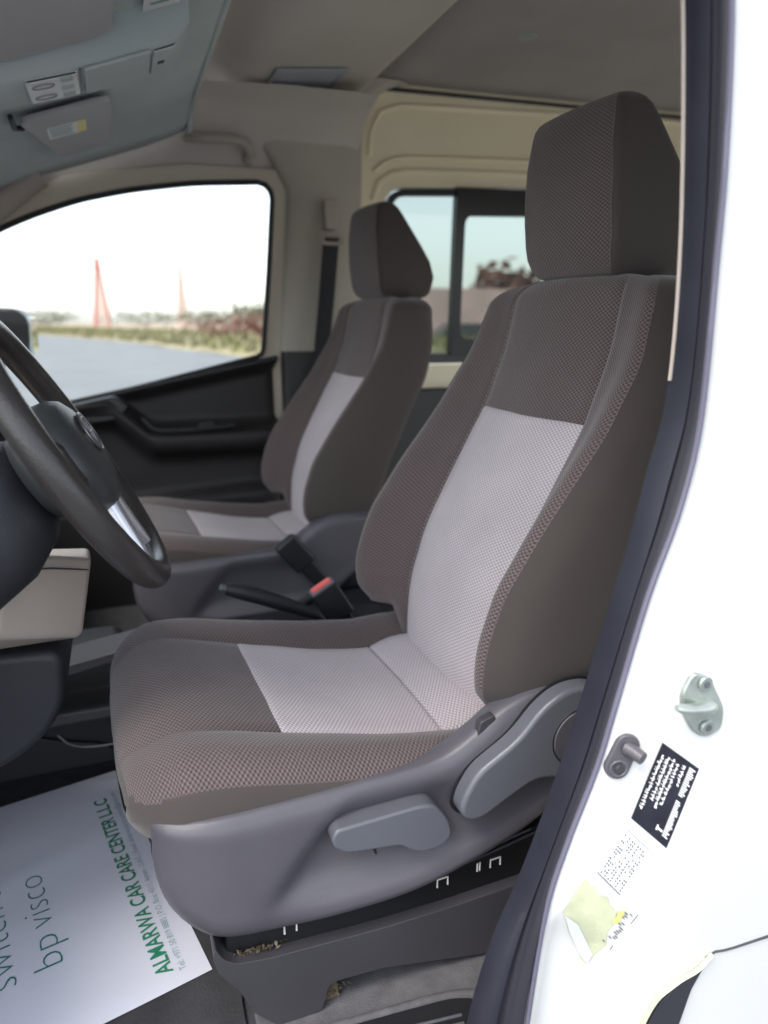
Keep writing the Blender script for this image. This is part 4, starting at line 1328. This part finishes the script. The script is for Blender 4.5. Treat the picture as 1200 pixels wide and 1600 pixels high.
for y in (1.452, 1.512):
    tube('lens_ring', [(-0.078 + .017 * math.cos(a), y + .011 * math.sin(a), ocz(-.078) - 0.0075 + 0.3 * -.0 * a - .30 * 0 + (ocz(-.078 + .017 * math.cos(a)) - ocz(-.078))) for a in np.linspace(0, 2 * math.pi, 25)[:-1]], 0.0016, 'vent_plastic', ml, n=6, closed=True)
for y in (1.437, 1.478, 1.518):
    ocq('lamp_button', -0.050, -0.030, y - .008, y + .008, 0.006, 0.0095, 'lining', ml, bevel=0.002)
ocq('seam', -0.0195, -0.0165, 1.42, 1.548, 0.0, 0.0015, 'black_plastic', oc, bevel=0)
ocq('glasses_holder', -0.012, 0.098, 1.420, 1.552, -0.002, 0.006, 'lining', oc, bevel=0.004)
sb = ocq('sos_panel', 0.102, 0.140, 1.425, 1.545, -0.002, 0.006, 'lining', oc, bevel=0.004)
ocq('microphone', 0.112, 0.124, 1.478, 1.490, 0.005, 0.0075, 'dark_plastic', sb, bevel=0.001)
# paper notice on the lining
nt_ = thing('ceiling_notice', 'white paper notice stuck on ceiling behind driver visor', 'notice', (0.12, 1.29, 2.10))
def lz(x): return lin_z(x)
flat_quad('sheet', vq(0.088, 0.148, 1.26, 1.405, 0.0105, lz), 'label_white', nt_)
for k in range(6):
    flat_quad('print_line', vq(0.108 - .008 * (k % 2), 0.122 + 0.004 * (k % 3), 1.270 + k * 0.021, 1.277 + k * 0.021, 0.0114, lz), 'grey_ink', nt_)

# grab handle above passenger window
gh = thing('grab_handle', 'beige grab handle above the passenger window', 'handle', (0.34, 2.31, 2.09))
tube('bar', smooth_curve([(0.245, 2.345, 2.128), (0.265, 2.315, 2.118), (0.30, 2.303, 2.117), (0.37, 2.303, 2.121), (0.405, 2.308, 2.115), (0.420, 2.325, 2.098), (0.424, 2.35, 2.085)], 30), 0.0125, 'pillar_trim', gh, n=10)
cyl('mount', (0.245, 2.368, 2.130), (0, -1, 0), 0.018, 0.03, 'pillar_trim', gh, n=16, bevel=0.004)
cyl('mount', (0.424, 2.375, 2.085), (0, -1, 0), 0.018, 0.03, 'pillar_trim', gh, n=16, bevel=0.004)

# seat belt on the far pillar
sbt = thing('seat_belt', 'black seat belt hanging from beige guide on far pillar', 'seat belt', (0.66, 2.33, 1.35))
prism('height_adjuster', round_poly([(0.648, 1.885), (0.686, 1.885), (0.688, 1.975), (0.646, 1.975)], .012), 2.305, 2.345, 'cream_plastic', sbt, bevel=0.006)
tube('guide_loop', smooth_curve([(0.635, 2.305, 1.852), (0.642, 2.30, 1.868), (0.668, 2.297, 1.874), (0.695, 2.30, 1.868), (0.702, 2.305, 1.852), (0.69, 2.312, 1.846), (0.668, 2.314, 1.845), (0.645, 2.312, 1.846)], 32, True), 0.0065, 'cream_plastic', sbt, n=8, closed=True)
wl = smooth_curve([(0.667, 2.312, 1.862), (0.663, 2.318, 1.80), (0.650, 2.330, 1.65), (0.634, 2.335, 1.50), (0.62, 2.335, 1.30)], 16)
rows = [[(x - .026, y, z), (x + .026, y, z), (x + .026, y + .003, z), (x - .026, y + .003, z)] for x, y, z in wl]
rings('webbing', rows, 'belt_webbing', sbt)

# ================================================================== FLOOR: mats and paper
rm = thing('rubber_mat', 'black rubber floor mat under the paper sheet', 'floor mat', (-0.15, 1.05, 0.698))
prism('sheet', round_poly([(-0.62, 0.735), (0.082, 0.735), (0.082, 0.80), (0.11, 0.86), (0.11, 1.30), (-0.62, 1.30)], .02), 0.698, 0.7045, 'mat_rubber', rm, axis='z', bevel=0.002)
tube('mat_mark', [(-0.045, 0.762, .7048), (-0.028, 0.785, .7048), (-0.012, 0.768, .7048)], 0.0012, 'lower_plastic', rm, n=5)
letters('mat_lettering', 'C', (0.022, 0.758, 0.7049), (0.25, 0.97, 0), (-0.97, 0.25, 0), 'lower_plastic', rm, height=0.018)

pm = thing('paper_mat', 'white printed paper floor mat on the driver floor', 'paper', (-0.1, 1.1, 0.7045))
PO = np.array([0.049, 0.849]); p1 = np.array([-0.232, 0.973]); p2 = np.array([-0.973, -0.232])
p1 /= np.linalg.norm(p1); p2 /= np.linalg.norm(p2)
def pz(a, b):
    return 0.7062 + 0.004 * math.sin(a * 7 + 0.6) ** 2 * (0.4 + b) + 0.012 * max(0, b - .30) + 0.005 * math.exp(-((a - .40 + .25 * b) / .035) ** 2) * (b + .15) - 0.002 * abs(math.sin((a - .2 * b) * 16))*.4 + 0.010 * math.exp(-a / .02) * max(0, b - .1)
def pq(a, b, d=0.0):
    q = PO + p1 * a + p2 * b
    return (q[0], q[1], pz(a, b) + d)
grid('sheet', lambda u, v: pq(u * 0.560, v * 0.42), 60, 40, 'paper', pm, sharp=80)
def paper_text(name, body, a0, b0, length, height, m, slope=0.0, off=0.0):
    ex = p1 + p2 * slope
    ey = p2 - p1 * slope
    o = letters(name, body, (0, 0, 0), (1, 0, 0), (0, 1, 0), m, pm, height=height, length=length, off=off, lift=0.0)
    base = OFF[o]
    loc = o.location.copy()
    for v in o.data.vertices:
        tx, ty = v.co.x + base.x, v.co.y + base.y
        a, b = a0 + tx * 1 - ty * slope, b0 + ty + tx * slope
        v.co = Vector(pq(a, b, 0.0006)) - OFF[pm]
    o.location = (0, 0, 0)
    return o
paper_text('heading', 'ALMARWA CAR CARE CENTER L.L.C', 0.028, 0.0475, 0.452, 0.0240, 'green_ink', slope=-0.022, off=0.018)
paper_text('contact_line', 'Tel: +971 50 819 8885 | P.O. Box: 4311, Ajman - U.A.E. | Email: almarwacarcarecenter@gmail.com', 0.022, 0.0300, 0.470, 0.0100, 'grey_ink', slope=-0.022)
paper_text('slogan_word', 'bp', 0.131, 0.174, 0.062, 0.044, 'teal_ink', slope=0.0, off=-0.022)
paper_text('slogan_word', 'visco', 0.213, 0.174, 0.122, 0.044, 'teal_ink', slope=0.0, off=-0.022)
paper_text('slogan_word', 'switch', 0.126, 0.235, 0.165, 0.044, 'teal_ink', slope=0.0, off=-0.022)
paper_text('slogan_word', 'to', 0.312, 0.235, 0.048, 0.044, 'teal_ink', slope=0.0, off=-0.022)

# ================================================================== JAMB FITTINGS
def jy(x, z):
    return jamb_y(max(0, x - outer_x(z) + 0.002), z)
def jpt(x, z, d=0.0):
    """point d metres proud of the painted jamb"""
    return (x, jy(x, z) - d, z)
def jplate(name, outline, m, parent, d0, d1, bevel=0.0015):
    n = len(outline)
    V = [jpt(x, z, d0) for x, z in outline] + [jpt(x, z, d1) for x, z in outline]
    F = [list(range(n)), list(range(2 * n - 1, n - 1, -1))] + [[i, (i + 1) % n, n + (i + 1) % n, n + i] for i in range(n)]
    return mesh(name, V, F, m, parent, bevel=bevel, segs=2)
dsn = thing('door_striker', 'bright metal door striker bolted to the white jamb', 'striker', jpt(0.545, 1.21))
jplate('plate', round_poly([(0.527, 1.222), (0.538, 1.246), (0.556, 1.240), (0.572, 1.205), (0.570, 1.180), (0.553, 1.170), (0.541, 1.178), (0.529, 1.200)], .008, 4), 'zinc', dsn, -0.001, 0.005, 0.002)
tube('pin', smooth_curve([(0.556, jy(.556, 1.208) - .004, 1.208), (0.540, jy(.54, 1.21) - .016, 1.211), (0.518, jy(.53, 1.21) - .022, 1.216), (0.505, jy(.53, 1.21) - .020, 1.219)], 10), [.010, .011, .0105, .0095, .0085, .008, .0075, .007, .0065, .004], 'zinc', dsn, n=12, squash=0.75)
for x, z in ((0.550, 1.233), (0.5545, 1.184)):
    cyl('bolt', jpt(x, z, .004), (0, -1, 0), 0.0085, 0.004, 'zinc', dsn, n=20, bevel=0.001)
    cyl('bolt', jpt(x, z, .008), (0, -1, 0), 0.0040, 0.0008, 'lever_plastic', dsn, n=6, bevel=0)

swt = thing('courtesy_switch', 'grey rubber courtesy lamp switch on the white jamb', 'switch', jpt(0.469, 1.152))
ang = math.atan2(0.030, 0.012)
ca, sa = math.cos(ang), math.sin(ang)
cap = []
for t in np.linspace(-math.pi / 2, math.pi / 2, 13):
    cap.append((0.014 + .0125 * math.cos(t), .0125 * math.sin(t)))
for t in np.linspace(math.pi / 2, 1.5 * math.pi, 13):
    cap.append((-0.014 + .0125 * math.cos(t), .0125 * math.sin(t)))
jplate('base', [(0.4685 + a * ca - b * sa, 1.152 + a * sa + b * ca) for a, b in cap], 'seat_plastic', swt, -0.001, 0.005, 0.002)
px, pz_ = 0.4685 + .011 * ca, 1.152 + .011 * sa
tube('plunger', [jpt(px, pz_, .003), (px + .003, jy(px, pz_) - .012, pz_ - .001), (px + .006, jy(px, pz_) - .022, pz_ - .003)], [.0085, .0075, .007], 'seat_plastic', swt, n=16)
qx, qz = 0.4685 - .013 * ca, 1.152 - .013 * sa
tube('screw_ring', [jpt(qx + .0085 * math.cos(a), qz + .0085 * math.sin(a), .0052) for a in np.linspace(0, 2 * math.pi, 25)[:-1]], 0.0013, 'lever_plastic', swt, n=6, closed=True)
cyl('screw', jpt(qx, qz, .004), (0, -1, 0), 0.0055, 0.004, 'lower_plastic', swt, n=16, bevel=0.001)

def sticker_uv(c):
    """bilinear map of a sticker's own 0..1 coordinates to the jamb: corners TL, TR, BR, BL"""
    c = [np.array(q, float) for q in c]
    return lambda u, v: tuple((1 - v) * ((1 - u) * c[0] + u * c[1]) + v * ((1 - u) * c[3] + u * c[2]))
def sticker(name, label, corners, m, cat='sticker'):
    f = sticker_uv(corners)
    x, z = f(.5, 1)
    t = thing(name, label, cat, jpt(x, z))
    V, F = [], []
    for j in range(9):
        for i in range(9):
            V.append(jpt(*f(i / 8, j / 8), 0.0008))
    F = [[j * 9 + i, j * 9 + i + 1, (j + 1) * 9 + i + 1, (j + 1) * 9 + i] for j in range(8) for i in range(8)]
    mesh('backing', V, F, m, t)
    return t, f
def marks(name, f, rects, m, parent, lift=0.0014):
    V, F = [], []
    for poly in rects:
        b = len(V)
        V += [jpt(*f(u, v), lift) for u, v in poly]
        F.append(list(range(b, b + len(poly))))
    return mesh(name, V, F, m, parent, smooth=False)
rs = random.Random(5)
def script_line(v0, v1, u0, u1, dens=0.04):
    """a line of squarish cursive marks running along u"""
    out = []
    u = u0
    while u < u1:
        L = rs.uniform(.5, 1.3) * dens
        h = v1 - v0
        out.append([(u, v0 + .45 * h), (u + L, v0 + .40 * h), (u + L, v0 + .75 * h), (u, v0 + .80 * h)])
        for k in range(2):
            q = u + rs.random() * L
            a, b = (v0, v0 + .6 * h) if rs.random() < .6 else (v0 + .5 * h, v1)
            out.append([(q, a), (q + dens * .22, a), (q + dens * .22, b), (q, b)])
        u += L + rs.uniform(.1, .5) * dens
    return out
# black tyre-pressure label: u runs down its long side, v across
tl, tf = sticker('tyre_label', 'black label with white print below the door striker', [(0.512, 1.165), (0.481, 1.078), (0.520, 1.040), (0.552, 1.133)], 'label_black')
rects = []
for v0, v1, u0, u1 in ((.05, .16, .12, .80), (.20, .31, .10, .66), (.33, .44, .08, .70), (.46, .56, .10, .62), (.62, .72, .07, .30)):
    rects += script_line(v0, v1, u0, u1)
for k in range(34):
    u = .05 + k * .0135 * 1.9
    if .40 < u < .46: continue
    if u > .95: break
    hh = rs.uniform(.10, .17)
    rects.append([(u, .78), (u + .014, .78), (u + .014, .78 + hh), (u, .78 + hh)])
rects.append([(.86, .62), (.885, .62), (.885, .76), (.86, .76)]); rects.append([(.84, .60), (.905, .60), (.905, .64), (.84, .64)])
marks('print', tf, rects, 'label_white', tl)
# pale data label
dl2, df = sticker('data_label', 'pale data label with fine grey table below the black label', [(0.476, 1.066), (0.446, 1.014), (0.472, 0.984), (0.502, 1.038)], 'label_white')
rects = []
for (a, b, c, d) in ((0, .01, 0, 1), (.98, 1, 0, 1), (0.45, 1, 0, .012), (.60, 1, .30, .31), (.35, 1, .55, .56), (.62, .63, 0, .6)):
    rects.append([(a, c), (b, c), (b, d), (a, d)])
for v in (.06, .14, .22, .36, .45, .60, .70, .82, .90):
    for k in range(14):
        if rs.random() < .62:
            u = .08 + k * .064
            rects.append([(u, v), (u + .04, v), (u + .045, v + .05), (u, v + .05)])
marks('print', df, rects, 'label_ink', dl2)
# torn sticker remains
tn = thing('torn_sticker', 'torn yellowed sticker remains low on the white jamb', 'sticker', jpt(0.45, 0.876))
tor = [(0.434, 1.008), (0.438, 0.998), (0.444, 0.996), (0.450, 0.985), (0.459, 0.982), (0.462, 0.972), (0.470, 0.962), (0.468, 0.945), (0.463, 0.930), (0.466, 0.912), (0.458, 0.893), (0.451, 0.876), (0.444, 0.884), (0.436, 0.905), (0.424, 0.93), (0.412, 0.963), (0.42, 0.985)]
def jfan(name, outline, m, parent, lift):
    c = np.mean(np.array(outline), 0)
    n = len(outline)
    V = [jpt(*c, lift)]
    F = []
    K = 6
    for k in range(1, K + 1):
        V += [jpt(*(c + (np.array(q) - c) * k / K), lift) for q in outline]
    for i in range(n):
        j = (i + 1) % n
        F.append([0, 1 + i, 1 + j])
        for k in range(K - 1):
            F.append([1 + k * n + i, 1 + (k + 1) * n + i, 1 + (k + 1) * n + j, 1 + k * n + j])
    return mesh(name, V, F, m, parent)
jfan('glue_patch', tor, 'glue', tn, 0.0012)
jfan('paper_flap', [(0.414, 0.960), (0.430, 0.945), (0.445, 0.915), (0.455, 0.893), (0.451, 0.878), (0.440, 0.895), (0.425, 0.930)], 'paper', tn, 0.0022)
bf = sticker_uv([(0.481, 0.972), (0.494, 0.957), (0.470, 0.905), (0.458, 0.918)])
rects = []
for k in range(18):
    v = .05 + k * .052
    if rs.random() < .75:
        u0 = rs.uniform(.1, .5)
        rects.append([(u0, v), (u0 + rs.uniform(.15, .5), v), (u0 + .3, v + .026), (u0, v + .026)])
rects.append([(.93, .0), (.98, .0), (.98, 1), (.93, 1)])
marks('barcode', bf, rects, 'label_ink', tn)
marks('yellow_scrap', bf, [[(-.25, .25), (.15, .12), (.2, .42), (-.2, .55)]], 'scrap_yellow', tn)

# gap and dark moulding of the filler flap at the lower right
fm = thing('flap_moulding', 'dark moulding and panel gap low on the white body side', 'moulding', jpt(0.54, 0.70))
jplate('moulding', round_poly([(0.580, 0.874), (0.570, 0.866), (0.545, 0.858), (0.527, 0.842), (0.512, 0.800), (0.498, 0.72), (0.540, 0.70), (0.552, 0.778), (0.566, 0.845)], .006, 3), 'black_rubber', fm, -0.003, 0.004, 0.002)
tube('moulding_edge', [jpt(x, z, .003) for x, z in smooth_curve([(0.590, 0.888), (0.580, 0.878), (0.570, 0.870), (0.545, 0.862), (0.524, 0.846), (0.508, 0.800), (0.494, 0.72)], 30)], 0.0030, 'glue', fm, n=6)
tube('panel_gap', [jpt(x, z, .0004) for x, z in smooth_curve([(0.583, 0.882), (0.598, 0.887), (0.615, 0.884), (0.66, 0.884), (0.75, 0.884), (1.0, 0.884)], 30)], 0.0016, 'lower_plastic', fm, n=6)
